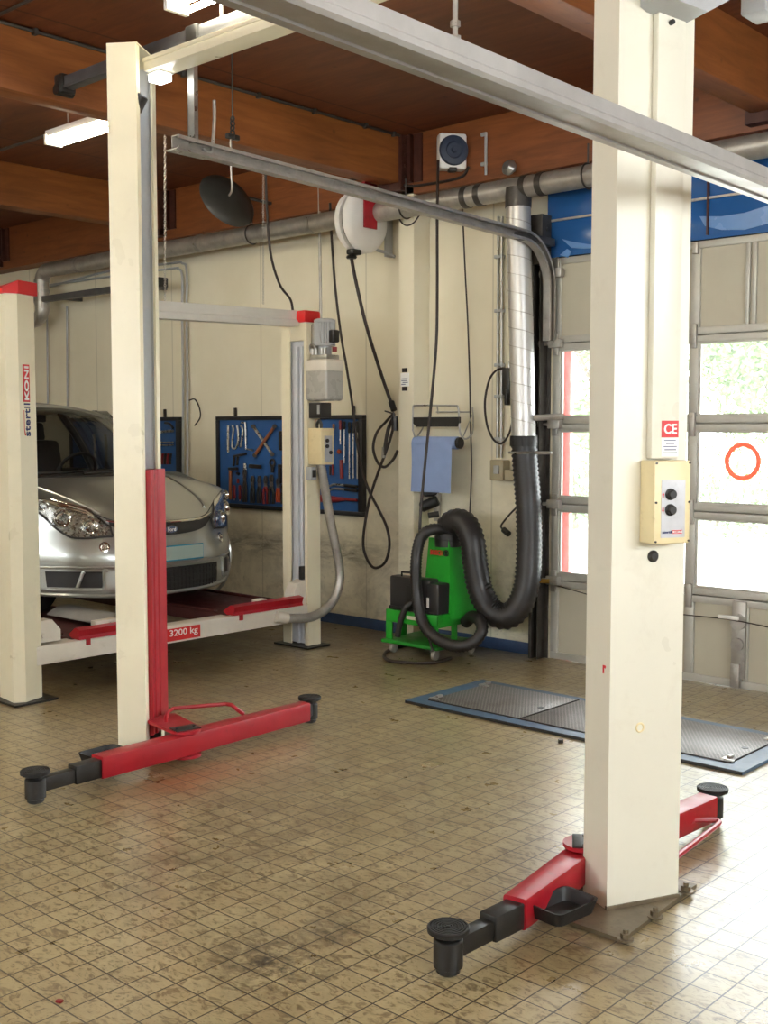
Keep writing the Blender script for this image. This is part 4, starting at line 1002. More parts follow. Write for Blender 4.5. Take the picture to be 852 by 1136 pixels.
# cabin
mb = MB(); mb.grid([[cw(x-.25*abs(t)**2.2*(1 if x > -1.2 else .4), .76*t, z) for t in [-1+.1*i for i in range(21)]] for x, z in ((-1.02, .90), (-1.2, .935), (-1.45, .95), (-1.58, .90), (-1.60, .70), (-1.5, .5))]); mb.build('dashboard', M['cabin'], car, 40)
mb = MB(); mb.torus(cw(-1.78, .36, .93), (-.85, 0, .5), .175, .014, 30, 8); mb.cyl(cw(-1.58, .36, .84), cw(-1.77, .36, .92), .035, seg=12); mb.build('steering_wheel', M['cabin'], car)
for yy in (-.37, .37):
    mb = MB(); mb.obox(cw(-2.1, yy, .55), (1, 0, .08), (0, 1, 0), (-.08, 0, 1), .50, .46, .14, .05); mb.obox(cw(-2.38, yy, .88), (.25, 0, -1), (0, 1, 0), (1, 0, .25), .62, .45, .13, .05); s_ = mb.build('front_seat', M['cabin'], car)
    mb = MB(); mb.obox(cw(-2.50, yy, 1.25), (.2, 0, -1), (0, 1, 0), (1, 0, .2), .17, .25, .09, .035); mb.build('headrest', M['cabin'], s_)
for yy in (-.45, 0, .45):
    mb = MB(); mb.obox(cw(-3.1, yy, .84), (.25, 0, -1), (0, 1, 0), (1, 0, .25), .60, .40, .12, .05); mb.obox(cw(-2.9, yy, .55), (1, 0, 0), (0, 1, 0), ZU, .4, .4, .12, .04); mb.build('rear_seat', M['cabin'], car)
mb = MB(); mb.obox(cw(-1.80, 0, 1.36), (1, 0, 0), (0, 1, 0), ZU, .03, .20, .06, .012); mb.build('interior_mirror', M['cabin'], car)
mb = MB(); mb.box(cw(-4.1, -.78, .3), cw(-1.2, .78, .36)); mb.build('cabin_floor', M['cabin'], car)
# ================================================================ TOOL BOARDS AND TOOLS
YB = YW-.03
def board(x0, x1, z0, z1, lab, posts):
    b = thing('tool_board', ((x0+x1)/2, YB, z0), lab, 'tool board', 'blue tool boards on the back wall')
    MB().box((x0+.01, YB, z0+.01), (x1-.01, YB+.028, z1-.01)).build('panel', M['blueboard'], b)
    mb = MB(); f = .035
    mb.box((x0, YB-.022, z0), (x1, YB+.028, z0+f), .004); mb.box((x0, YB-.022, z1-f), (x1, YB+.028, z1), .004)
    mb.box((x0, YB-.022, z0+f), (x0+f, YB+.028, z1-f), .004); mb.box((x1-f*1.4, YB-.022, z0+f), (x1, YB+.028, z1-f), .004)
    mb.build('frame', M['boardframe'], b)
    for xx in posts:
        MB().box((xx-.012, YB, z1), (xx+.012, YB+.02, z1+.075), .003).build('hanger_tab', M['darktool'], b)
    return b
board(-8.06, -6.24, .905, 1.715, 'blue tool board in a black frame, behind the lift column with the hydraulic unit', (PY(260, 455, YB).x, PY(391, 455, YB).x))
bx1 = PY(200, 465, YB).x
board(bx1-1.85, bx1, .905, 1.715, 'blue tool board in a black frame, partly behind the silver car', (PY(182, 458, YB).x, bx1-1.4))
GT = 'hand tools hanging on the blue tool board'
def tp(x, y, d=.02): return PY(x, y, YB-d)
def tool(nm, lab, cat='tool'): 
    p = None
    return nm, lab, cat
def rod_tool(nm, lab, pts, r, m, cat, d=.014, seg=8, smooth=False, grip=None, gr=None, gm=None):
    mb = MB(); mb.tube([tp(x, y, d) for x, y in pts], r, seg, smooth=smooth, sub=5)
    o = mb.build(nm, m, None, 40); tag(o, lab, cat, GT)
    if grip:
        g = MB(); g.tube([tp(x, y, d) for x, y in grip], gr, 10, smooth=False); g.build('grip', gm, o, 40)
    return o
# bent spanners and hacksaw-like frame at the top
rod_tool('bent_spanner', 'chrome bent spanner hanging first beside the board frame', [(253, 472), (253, 500), (253.5, 502)], .010, M['steel'], 'spanner', smooth=False)
rod_tool('bent_spanner', 'chrome S-shaped spanner hanging second from the board frame', [(258, 472), (259, 476), (258, 486), (257.5, 495), (259, 498)], .009, M['steel'], 'spanner', smooth=True)
rod_tool('bent_spanner', 'chrome curved spanner hanging third from the board frame', [(263, 472), (264, 478), (264, 490), (262, 497), (260, 498)], .009, M['steel'], 'spanner', smooth=True)
rod_tool('bent_spanner', 'chrome curved spanner hanging fourth from the board frame', [(267, 472), (269, 476), (268.5, 486), (267, 494), (266, 496)], .009, M['steel'], 'spanner', smooth=True)
rod_tool('breaker_bar', 'tall thin bright bar with a hooked foot, beside the wheel cross', [(268, 469), (272, 469), (272.3, 475), (272.8, 498), (280, 499.5)], .009, M['steel'], 'bar', smooth=False)
cr = rod_tool('wheel_cross', 'crossed four-way wheel brace forming an X on the blue board', [(281, 473), (302, 504)], .013, M['steel'], 'wheel brace')
MB().tube([tp(304.5, 473, .022), tp(282.5, 505, .022)], .014, 10, smooth=False).build('cross_arm', M['woodgrip'], cr)
mb = MB()
for x, y in ((281, 473), (302, 504), (304.5, 473), (282.5, 505)): mb.cyl(tp(x, y, .004), tp(x, y, .036), .019, seg=12)
mb.build('socket', M['darktool'], cr)
def puller(x, y, lab, s=1.0):
    mb = MB(); c = tp(x, y, .03)
    mb.obox(c+V((0, 0, .07*s)), (1, 0, 0), (0, 1, 0), ZU, .03*s, .03, .10*s, .006); mb.obox(c+V((0, 0, .03*s)), (1, 0, 0), (0, 1, 0), ZU, .13*s, .035, .03*s, .006)
    for sg in (-1, 1): mb.obox(c+V((sg*.052*s, 0, -.045*s)), (1, 0, 0), (0, 1, 0), ZU, .028*s, .03, .15*s, .006)
    return tag(mb.build('bearing_puller', M['darktool'], None), lab, 'puller', GT)
puller(316, 484, 'dark three-legged puller beside the crossed wheel brace')
puller(315, 521, 'dark puller hanging under the other puller, edge of the cream column')
rod_tool('try_square', 'dark angle bracket below the bent spanners', [(259, 517), (260, 506), (273, 503.5)], .012, M['darktool'], 'bracket')
rod_tool('clamp', 'dark F-shaped clamp below the bent spanners', [(263, 516), (264, 506), (259, 506)], .011, M['darktool'], 'clamp')
hm_ = MB(); hm_.obox(tp(258.5, 520, .03), (1, 0, .02), (0, 1, 0), ZU, .115, .03, .026, .005); ho = tag(hm_.build('hammer', M['darktool'], None), 'hammer with long wooden handle standing at the board corner', 'hammer', GT)
MB().tube([tp(255.5, 522, .03), tp(255.5, 554, .03)], .014, 10, smooth=False).build('handle', M['woodgrip'], ho)
pw = MB(); pw.obox(tp(283, 517.5, .02), (1, 0, -.03), (0, 1, 0), ZU, .155, .02, .034, .006); pwo = tag(pw.build('pipe_wrench', M['darktool'], None), 'dark knobbly wrench lying level below the wheel cross', 'wrench', GT)
MB().tube([tp(271.5, 514, .02), tp(272, 521, .02)], .013, 8, smooth=False).build('jaw', M['steel'], pwo)
mb = MB(); mb.torus(tp(302, 513.5, .02), (0, 1, 0), .030, .009, 20, 8); mb.obox(tp(302.3, 520, .02), (1, 0, 0), (0, 1, 0), ZU, .030, .02, .07, .006); tag(mb.build('filter_wrench', M['darktool'], None), 'ring-headed dark wrench under the foot of the wheel cross', 'wrench', GT)
def pliers(x, y0, y1, lab, spread, gm, nm='pliers', w=.011):
    ym = y0+(y1-y0)*.32
    mb = MB()
    for sg in (-1, 1): mb.tube([tp(x+sg*.4, y0, .02), tp(x+sg*1.2, (y0+ym)/2, .02), tp(x, ym, .02)], w*.9, 8)
    mb.cyl(tp(x, ym, .004), tp(x, ym, .036), w*1.5, seg=12)
    o = tag(mb.build(nm, M['darktool'], None, 40), lab, 'pliers', GT)
    for sg in (-1, 1): MB().tube([tp(x, ym, .02), tp(x+sg*spread, (ym+y1)/2-2, .02), tp(x+sg*spread*.9, y1, .02)], w, 8).build('grip', gm, o, 40)
    return o
def screwdriver(x, y0, y1, lab, gm, frac=.35, gr=.013, nm='screwdriver', flip=False):
    ym = y0+(y1-y0)*frac
    if flip: a, b, c, d = ym, y1, y0, ym
    else: a, b, c, d = y0, ym, ym, y1
    mb = MB(); mb.tube([tp(x, c, .02), tp(x, d, .02)], .0055, 8, smooth=False); o = tag(mb.build(nm, M['steel'], None, 40), lab, 'screwdriver', GT)
    g = MB(); p0, p1 = tp(x, a, .02), tp(x, b, .02); L = (p1-p0).length
    g.lathe([(0, 0), (gr*.8, .004), (gr, L*.25), (gr*.75, L*.55), (gr, L*.85), (gr*.6, L), (0, L)], p0, p1-p0, 14); g.build('grip', gm, o, 40)
    return o
screwdriver(260, 538, 555, 'short red-handled chisel beside the hammer handle', M['toolred'], .9, .013, 'chisel')
screwdriver(266, 538, 556, 'short red-handled chisel, second from the hammer', M['toolred'], .9, .013, 'chisel')
rod_tool('punch', 'small red punch above the pair of short red chisels', [(264, 531), (264, 536)], .011, M['toolred'], 'punch')
rod_tool('drift', 'small dark drift above the red punch', [(263, 525), (265, 526)], .014, M['darktool'], 'drift')
pliers(271.5, 519, 557, 'long dark slip-joint pliers under the knobbly wrench', 1.5, M['darktool'])
pliers(280, 528, 558, 'dark pliers hanging in the middle of the lower row', 1.6, M['rubber'])
pliers(287.5, 528, 558, 'dark pliers just before the pliers with red grips', 1.6, M['rubber'])
pliers(294.5, 528, 559, 'wide-open pliers with thin red grips', 2.0, M['toolred'])
pliers(301, 527, 559, 'heavy black pliers between two red-gripped ones', 2.3, M['rubber'], w=.013)
pliers(308.5, 531, 557, 'slender pliers with red and yellow grips beside the cream column', 1.2, M['toolorange'])
pliers(314, 537, 559, 'small dark pliers last before the cream column', 1.5, M['darktool'])
# past the column
screwdriver(370, 470, 484, 'narrow bronze-handled file above the yellow-handled red wrench', M['woodgrip'], .55, .012, 'file')
screwdriver(377.5, 466, 493, 'red-handled screwdriver at the top of the narrow board strip', M['toolred'], .40)
screwdriver(381.8, 467, 514, 'bright long screwdriver with dark grip beside the red-handled one', M['rubber'], .20)
screwdriver(387.5, 468, 531, 'long thin screwdriver with black grip, first of three equal ones', M['rubber'], .20)
screwdriver(391.8, 468, 531, 'long thin screwdriver with black grip, middle of three equal ones', M['rubber'], .20)
screwdriver(396.3, 467, 531, 'long thin screwdriver with black grip, nearest the board frame of three equal ones', M['rubber'], .20)
sw_ = rod_tool('socket_handle', 'red cranked handle hanging below the orange knob', [(378.5, 510), (379, 531)], .015, M['toolred'], 'handle')
MB().lathe([(0, 0), (.018, .006), (.02, .018), (.012, .028), (0, .03)], tp(377.5, 501, .004), (0, -1, 0), 16).build('knob', M['toolorange'], sw_)
rod_tool('red_rod', 'thin red-handled rod just beside the cream control box', [(369, 515), (369, 527)], .008, M['toolred'], 'rod')
rod_tool('dark_rod', 'thin dark rod hanging under the cream control box', [(366, 517), (366, 527)], .007, M['darktool'], 'rod')
for yy, lab in ((538.5, 'upper of two long pinch wrenches lying level'), (543, 'lower of two long pinch wrenches lying level')):
    o = rod_tool('lever_wrench', lab+' above the red torque wrench', [(365, yy+1), (371, yy-1), (383, yy)], .009, M['steel'], 'wrench', smooth=True)
    MB().tube([tp(383, yy, .014), tp(396, yy+1.5, .014)], .013, 8, smooth=False).build('grip', M['rubber'], o)
o = rod_tool('torque_wrench', 'thick red tapered tool lying level along the board bottom', [(356, 552), (366, 552), (396, 555)], .012, M['toolred'], 'wrench')
MB().lathe([(0, 0), (.030, .01), (.028, .12), (.010, .28), (0, .29)], tp(355, 553, .02), tp(396, 555, .02)-tp(355, 553, .02), 14).build('housing', M['toolred'], o)
rod_tool('red_spanner', 'thin red spanner beneath the thick red tapered tool', [(362, 557), (376, 556)], .008, M['toolred'], 'spanner')
# a few on the board behind the car (only its end shows)
GT = 'hand tools hanging on the blue board behind the car'
rod_tool('hook_spanner', 'dark hooked spanner at the top of the board behind the car', [(183, 469), (188, 470), (192, 475)], .012, M['darktool'], 'spanner', smooth=True)
rod_tool('ring_spanner', 'chrome ring spanner lying level below the hooked spanner', [(176, 480), (180, 479), (192, 478)], .012, M['steel'], 'spanner', smooth=True)
rod_tool('ring_spanner', 'upper of two thin spanners above the row of small pliers', [(176, 490.5), (184, 491), (192, 490.5)], .007, M['steel'], 'spanner')
rod_tool('ring_spanner', 'lower of two thin spanners above the row of small pliers', [(176, 493.5), (184, 494), (192, 493.5)], .007, M['steel'], 'spanner')
for k, xx in enumerate((177, 180, 183, 186, 189)):
    rod_tool('small_pliers', ['small dark pliers touching the cream column in the low row', 'small red-gripped pliers second in the low row', 'small dark pliers in the middle of the low row', 'small red-gripped pliers fourth in the low row', 'small dark pliers at the frame end of the low row'][k], [(xx+.8, 503), (xx, 508), (xx-.4, 515)], .012, M['darktool'] if k % 2 == 0 else M['toolred'], 'pliers', smooth=True)
for k in range(6):
    xx = -9.0-.2*k
    mb = MB(); mb.tube([(xx, YB-.02, 1.55), (xx+.02, YB-.02, 1.42), (xx, YB-.02, 1.22-.02*k)], .014, 8); tag(mb.build('long_spanner', M['steel'] if k % 2 else M['darktool'], None), 'long spanner seen through the car glass, place %s on the board' % ['one', 'two', 'three', 'four', 'five', 'six'][k], 'spanner', GT)
# ================================================================ WALL EQUIPMENT
# --- hose reel
rc_ = PY(403, 246, 6.28); RX = rc_.x
reel = thing('hose_reel', (RX, 6.28, rc_.z), 'round white hose reel with a red bracket under the roof beam', 'hose reel')
def reelobj(prof, nm, m): MB().lathe(prof, (RX, 6.28, rc_.z), (1, 0, 0), 44).build(nm, m, reel, 40)
reelobj([(0, .075), (.10, .075), (.175, .068), (.215, .045), (.232, .018), (.232, .008), (.19, .0), (0, .0)], 'front_shell', M['white'])
reelobj([(0, -.10), (.19, -.10), (.225, -.08), (.232, -.055), (.232, -.028), (.20, -.022), (0, -.022)], 'rear_shell', M['white'])
reelobj([(.18, -.026), (.207, -.024), (.207, .003), (.18, .003)], 'drum', M['black'])
mb = MB(); mb.box((RX+.074, 6.20, rc_.z-.06), (RX+.088, 6.34, rc_.z+.27), .004); mb.box((RX-.06, 6.20, rc_.z+.25), (RX+.088, 6.34, rc_.z+.27), .004); mb.box((RX+.02, 6.25, rc_.z+.26), (RX+.05, 6.30, 3.45), .004); mb.build('bracket', M['red'], reel)
mb = MB(); c = V((RX, 6.20, rc_.z-.235)); mb.box((RX-.035, 6.13, rc_.z-.255), (RX+.035, 6.23, rc_.z-.215), .01); mb.lathe([(0, 0), (.035, 0), (.042, .01), (.035, .022), (0, .022)], PY(390, 287, 6.2), (0, 0, 1), 18); mb.build('hose_guide', M['black'], reel)
h0 = [PY(389, 275, 6.2), PY(390, 287, 6.2), PY(396, 318, 6.2), PY(406, 360, 6.25), PY(419, 403, 6.38), PY(430, 436, 6.49), PY(436, 452, 6.51)]
MB().tube(h0, .013, 10).build('hose', M['cable'], reel, 60)
mb = MB(); mb.tube([PY(434, 446, 6.5), PY(437, 455, 6.49)], .024, 12, smooth=False); mb.build('hose_ferrule', M['black'], reel)
# bracket arm beside the reel
mb = MB(); a, b = PY(416, 277, 6.4), PY(438, 285, 6.55); mb.tube([a, PY(428, 280, 6.48), b], .012, 8, smooth=False); mb.obox(PY(431, 262, 6.56), (1, 0, 0), (0, 1, 0), ZU, .02, .08, .32, .004); tag(mb.build('wall_bracket', M['ltgrey'], None), 'grey wall bracket just under the hose reel', 'bracket')
# --- loops of hose hung on the pilaster edge
hk = thing('coiled_hose', PY(435, 485, 6.48), 'loop of thin black hose hung on a hook at the pilaster edge', 'hose')
Yh = 6.49
mb = MB(); mb.tube([PY(437, 458, Yh), PY(428, 468, Yh), PY(418, 480, Yh), PY(414, 497, Yh), PY(419, 513, Yh), PY(427, 518, Yh), PY(436, 510, Yh), PY(441, 500, Yh)], .011, 8); mb.build('loop', M['cable'], hk, 60)
mb = MB(); mb.tube([PY(437, 462, Yh-.02), PY(431, 475, Yh-.02), PY(428, 490, Yh-.02), PY(426, 505, Yh-.02)], .014, 8); mb.build('air_gun', M['cable'], hk, 60)
mb = MB(); mb.tube([PY(426, 496, Yh-.02), PY(425.5, 508, Yh-.02)], .016, 10, smooth=False); mb.build('coupling', M['galv'], hk)
mb = MB(); mb.tube([PY(439, 464, Yh), PY(432, 490, Yh), PY(421, 520, Yh), PY(411, 550, Yh), PY(405, 580, Yh), PY(403, 605, Yh), PY(408, 622, Yh), PY(416, 630, Yh), PY(427, 624, Yh), PY(432, 605, Yh), PY(429, 585, Yh), PY(420, 565, Yh), PY(411, 548, Yh), PY(404, 530, Yh), PY(400, 515, Yh)], .011, 8); mb.build('loop', M['cable'], hk, 60)
mb = MB(); mb.cyl(PY(437, 460, 6.44), PY(437, 460, 6.52), .012, seg=10); mb.cyl(PY(438, 462, 6.46), PY(438, 478, 6.46), .026, seg=12); mb.tube([PY(427, 456, 6.5), PY(437, 459, 6.5)], .006, 6, smooth=False); mb.build('hook', M['black'], hk)
# --- cable from the reel side down past the motor, and the thin rods
Yc = 6.45
o = MB().tube([PY(366, 225, 6.35), PY(368, 265, 6.4), PY(372, 320, Yc), PY(378, 370, Yc), PY(384, 405, Yc), PY(391, 450, Yc), PY(396, 490, Yc), PY(402, 525, 6.5)], .010, 8).build('hanging_cable', M['cable'], None, 60); tag(o, 'black cable hanging past the hydraulic motor of the drive-on lift', 'cable', 'hanging cables')
mb = MB(); mb.cyl(PY(356, 360, 6.45), PY(354, 207, 6.45), .012, seg=10); tag(mb.build('conduit_pipe', M['galvdull'], None), 'thin grey conduit pipe dropping to the red cap of the lift column', 'pipe')
# --- cord reel on the rim beam
cr_ = PY(501, 169, 6.36)
crl = thing('cord_reel', cr_, 'square white cord reel with a dark blue round face on the rim beam', 'cord reel')
n_ = V((.80, -.60, 0)); s_ = V((.60, .80, 0))
MB().obox(cr_, s_, n_, ZU, .20, .10, .25, .02).build('housing', M['white'], crl)
MB().lathe([(0, .0), (.098, 0), (.105, .012), (.098, .028), (.06, .034), (.05, .024), (.02, .024), (.016, .036), (0, .036)], cr_+n_*.05, n_, 32).build('drum_face', M['reelface'], crl, 40)
mb = MB(); mb.obox(cr_-n_*.08, s_, n_, ZU, .10, .08, .18, .01); mb.build('mount', M['ltgrey'], crl)
mb = MB(); mb.obox(cr_+V((0, 0, -.125))+n_*.02, s_, n_, ZU, .06, .06, .03, .008); mb.build('cord_guide', M['black'], crl)
MB().tube([PY(486, 178, 6.25), PY(485, 240, 6.2), PY(485, 320, 6.15), PY(484, 380, 6.12), PY(478, 450, 6.1), PY(470, 530, 6.08), PY(466, 580, 6.05), PY(466, 640, 6.0), PY(472, 690, 5.98), PY(480, 722, 5.95)], .010, 8).build('cord', M['cable'], crl, 60)
# --- thin cable further along
o = MB().tube([PY(513, 232, 6.55), PY(516, 300, 6.56), PY(519, 360, 6.57), PY(521, 420, 6.575), PY(522, 470, 6.58), PY(523, 520, 6.58), PY(521, 575, 6.58)], .006, 6).build('hanging_cable', M['cable'], None, 60); tag(o, 'thin black cable running down the wall beside the paper holder', 'cable', 'hanging cables')
# --- black cable loop under the rail
o = MB().tube([PY(441, 232, 6.4), PY(443, 243, 6.4), PY(450, 250, 6.4), PY(459, 247, 6.4), PY(467, 236, 6.4)], .006, 6).build('cable_loop', M['cable'], None, 60); tag(o, 'short sagging cable loop beside the round white hose reel', 'cable')
# --- paper roll holder
ph = thing('paper_roll_holder', PY(490, 480, 6.5), 'wire wall holder with a hanging sheet of blue paper', 'paper holder')
Yp = 6.41; Yq = 6.60
mb = MB()
mb.tube([PY(458, 478, Yp), PY(458, 460, Yp), PY(458.5, 452, Yp), PY(463, 450, Yp), PY(503, 450, Yp), PY(508, 452, Yp), PY(509, 460, Yp), PY(510, 478, Yp), PY(514, 486, Yp), PY(519, 486, Yp), PY(524, 480, Yp+.04), PY(525, 465, Yq-.02), PY(524, 452, Yq-.02)], .007, 8, sub=4)
mb.tube([PY(458, 478, Yp), PY(461, 485, Yp), PY(466, 480, Yp+.05), PY(476, 462, Yq-.03)], .006, 8, sub=4)
mb.tube([PY(514, 484, Yp), PY(524, 460, Yq-.03)], .005, 6, smooth=False); mb.tube([PY(485, 450, Yp), PY(486, 458, Yq-.02)], .006, 6, smooth=False); mb.tube([PY(484, 457, Yq-.02), PY(522, 457, Yq-.02)], .006, 6, smooth=False)
mb.build('wire_frame', M['galv'], ph, 50)
mb = MB(); a, b = PY(459, 463, Yp-.005), PY(510, 470, Yp-.005); pts = [(a.x, Yp-.012, a.z-.045), (a.x, Yp-.012, a.z), (b.x, Yp-.012, a.z), (b.x, Yp-.012, a.z-.04), (b.x-.03, Yp-.012, a.z-.07), (a.x+.03, Yp-.012, a.z-.07)]; mb.prism(pts, (0, .02, 0)); mb.build('tear_bar', M['black'], ph)
zc_ = PY(460, 491, Yp).z; xa, xb = PY(459, 490, Yp).x, PY(506, 490, Yp).x
MB().cyl((xa, Yp+.02, zc_), (xb, Yp+.02, zc_), .046, seg=28).build('paper_roll', M['paper'], ph)
MB().cyl((xb, Yp+.02, zc_), (xb+.03, Yp+.02, zc_), .042, seg=24, bevel=.006).build('end_disc', M['black'], ph)
za_ = PY(480, 546, Yp).z; x2 = PY(503, 540, Yp).x
mb = MB(); mb.grid([[(xa+(x2-xa)*i/6, Yp-.028+.006*math.sin(i*1.2+k*.5), zc_+(za_-zc_)*k/8) for i in range(7)] for k in range(9)])
ex = bmesh.ops.extrude_face_region(mb.bm, geom=mb.bm.faces[:]); [setattr(v, 'co', v.co+V((0, .0015, 0))) for v in ex['geom'] if isinstance(v, bmesh.types.BMVert)]
mb.build('paper_sheet', M['paper'], ph, 60)
# --- roller bracket below the paper
rbk = thing('roller_bracket', PY(482, 565, 6.5), 'small wall bracket with black rollers below the blue paper', 'bracket')
a = PY(486, 547, 6.6); MB().box((a.x-.012, 6.56, PY(486, 578, 6.58).z), (a.x+.03, 6.60, a.z), .004).build('back_plate', M['galvdull'], rbk)
mb = MB(); mb.cyl(PY(467, 563, 6.50), PY(486, 555, 6.56), .040, seg=18, bevel=.008); mb.build('roller', M['rubber'], rbk)
mb = MB(); mb.cyl(PY(475, 572, 6.52), PY(487, 570, 6.57), .022, seg=14); mb.build('roller', M['black'], rbk)
mb = MB(); mb.cyl(PY(471, 548, 6.54), PY(486, 547, 6.58), .022, seg=14); mb.build('roller', M['black'], rbk)
# --- notice on the pilaster
nt = thing('wall_notice', PY(449, 430, 6.5), 'small white notice between two dark squares on the pilaster', 'notice')
for y0, y1, nm in ((408.5, 413, 'dark_square'), (429, 433.5, 'dark_square')):
    a, b = PY(446.5, y0, 6.44), PY(452, y1, 6.44); MB().box((a.x, 6.434, b.z), (b.x, 6.441, a.z)).build(nm, M['darktool'], nt)
a, b = PY(445, 414, 6.44), PY(454, 428.5, 6.44); MB().box((a.x, 6.435, b.z), (b.x, 6.441, a.z)).build('card', M['labelwhite'], nt)
mb = MB()
for k, (u0, u1) in enumerate(((.15, .85), (.1, .8), (.25, .9), (.1, .6))):
    z = a.z-(a.z-b.z)*(.40+.14*k); mb.box((a.x+(b.x-a.x)*u0, 6.433, z-.006), (a.x+(b.x-a.x)*u1, 6.4352, z))
mb.build('fine_print', M['labelgrey'], nt)
# --- conduits and switch box beside the spiral duct
cn = thing('electrical_conduit', PY(554, 470, 6.58), 'twin grey conduit pipes dropping to a switch box beside the spiral duct', 'conduit')
for dx in (0, 4.2):
    MB().cyl(PY(553+dx*.9, 240, 6.59), PY(552+dx, 508, 6.59), .011, seg=12).build('pipe', M['galv'], cn)
for yy in (285, 345, 405, 440, 487):
    a = PY(552, yy, 6.59); MB().box((a.x-.02, 6.572, a.z-.012), (a.x+.05, 6.615, a.z+.012), .004).build('clip', M['ltgrey'], cn)
a, b = PY(545, 510, 6.55), PY(560, 533, 6.55); MB().box((a.x, 6.53, b.z), (b.x, 6.615, a.z), .008).build('switch_box', M['beigebox'], cn)
c = PY(551, 521, 6.53); MB().box((c.x-.025, 6.52, c.z-.03), (c.x+.025, 6.532, c.z+.03), .006).build('rocker', M['ltgrey'], cn)
a, b = PY(561, 524, 6.56), PY(572, 533, 6.56); MB().box((a.x, 6.54, b.z), (b.x, 6.60, a.z+.02), .008).build('socket_outlet', M['beigebox'], cn)
# --- hanging control pendant with its cable loop
pd = thing('pendant_switch', PY(563, 425, 6.5), 'black pendant switch with a looped cable beside the spiral duct', 'switch')
mb = MB(); a = PY(562, 424, 6.5); mb.box((a.x-.03, 6.48, a.z-.09), (a.x+.04, 6.54, a.z+.10), .012); mb.box((a.x+.0, 6.47, a.z-.16), (a.x+.03, 6.52, a.z-.05), .008); mb.build('handset', M['black'], pd)
mb = MB(); mb.cyl(PY(565, 410, 6.5), PY(566, 400, 6.5), .012, seg=8); mb.build('hanger', M['galv'], pd)
MB().tube([PY(560, 409, 6.52), PY(552, 410, 6.53), PY(543, 421, 6.53), PY(538, 445, 6.53), PY(540, 470, 6.53), PY(547, 487, 6.53), PY(556, 492, 6.53), PY(564, 483, 6.53), PY(569, 466, 6.53)], .008, 8).build('cable', M['cable'], pd, 60)
# --- plug on a lead
pg = thing('plug_lead', PY(562, 592, 6.5), 'black plug dangling on a short lead behind the hanging hose', 'plug')
MB().tube([PY(574, 562, 6.56), PY(566, 570, 6.55), PY(557, 581, 6.55), PY(556, 585, 6.55), PY(559, 588, 6.55)], .007, 8).build('lead', M['cable'], pg, 60)
MB().cyl(PY(558, 587, 6.55), PY(565, 593, 6.54), .022, seg=16, bevel=.006).build('plug_body', M['black'], pg)

# ================================================================ EXHAUST DUCT
du = thing('exhaust_duct', (-6.0, 6.36, 3.2), 'galvanised exhaust duct along the top of the wall with a spiral drop pipe', 'duct')
ZD, YDc = 3.215, 6.36
mb = MB(); mb.cyl((-10.45, YDc, ZD), (2.0, YDc, ZD), .072, seg=28)
mb.build('main_pipe', M['galvdull'], du, 40)
for xx in (-9.9, -8.0, -6.6, -5.05, -4.93, -4.55, -4.42, -3.6, -2.4):
    MB().cyl((xx, YDc, ZD), (xx+.045, YDc, ZD), .077, seg=28).build('pipe_collar', M['darksteel'] if -5.2 < xx < -4.3 else M['galv'], du)
for xx in (-7.3, -4.05, -5.6):
    mb = MB(); mb.cyl((xx, YDc, ZD+.07), (xx, YDc, 3.42), .006, seg=6); mb.torus((xx, YDc, ZD), (1, 0, 0), .078, .006, 28, 6); mb.build('pipe_hanger', M['darksteel'], du)
mb = MB(); mb.tube([(-10.40, YDc, ZD), (-10.49, YDc, ZD-.01), (-10.55, YDc, ZD-.06), (-10.57, YDc, ZD-.14), (-10.57, YDc, ZD-.36)], .072, 20); mb.tube([(-10.57, YDc, ZD-.34), (-10.58, YDc, ZD-.42), (-10.65, YDc, ZD-.48), (-10.78, YDc, ZD-.50)], .070, 20); mb.build('elbow', M['galvdull'], du, 50)
for zz in (ZD-.12, ZD-.22, ZD-.34): MB().cyl((-10.57, YDc, zz), (-10.57, YDc, zz+.03), .078, seg=24).build('elbow_collar', M['galv'], du)
xv = PY(575, 215, YDc).x; xv2 = PY(581, 490, YDc).x; zv2 = PY(581, 490, YDc).z
mb = MB(); mb.cyl((xv, YDc, ZD-.12), (xv2, YDc, zv2), .083, seg=32); mb.build('spiral_drop', M['spiral'], du, 40)
L = ZD-.12-zv2; turns = 13; pts = []
for i in range(turns*24+1):
    f = i/(turns*24); a = 2*PI*i/24; pts.append(V((xv+(xv2-xv)*f+.0835*math.cos(a), YDc+.0835*math.sin(a), ZD-.12-L*f)))
MB().tube(pts, .0025, 5, smooth=False).build('spiral_seam', M['galvdull'], du)
MB().cyl((xv, YDc, ZD), (xv, YDc, ZD-.13), .088, seg=28).build('tee_collar', M['darksteel'], du)
# flexible hose from the drop pipe to the machine
xh = thing('extraction_hose', (xv2, YDc, .4), 'thick black corrugated hose hanging in a U from the spiral duct to the green cart', 'hose')
pts = [V((xv2, YDc, zv2+.02)), PY(583, 520, YDc), PY(586, 560, YDc-.01), PY(587, 610, YDc-.02), PY(584, 650, YDc-.06), PY(574, 675, YDc-.10), PY(560, 684, YDc-.13), PY(545, 677, YDc-.15), PY(533, 655, YDc-.16), PY(527, 625, YDc-.17), PY(524, 600, YDc-.17), PY(517, 583, YDc-.16), PY(507, 578.5, YDc-.15), PY(498, 584, YDc-.14), PY(496, 598, YDc-.14)]
MB().tube(pts, .087, 20, corr=.06, pitch=.032, sub=10).build('hose', M['hose'], xh, 80)
MB().cyl((xv2, YDc, zv2-.03), (xv2, YDc, zv2+.04), .094, seg=28).build('collar', M['rubber'], xh)
mb = MB(); a = PY(580, 502, YDc); mb.torus(a, (0, 0, 1), .092, .009, 28, 6); mb.tube([a+V((.09, 0, 0)), a+V((.20, .05, 0))], .012, 8, smooth=False); mb.build('hose_clamp', M['galv'], xh)
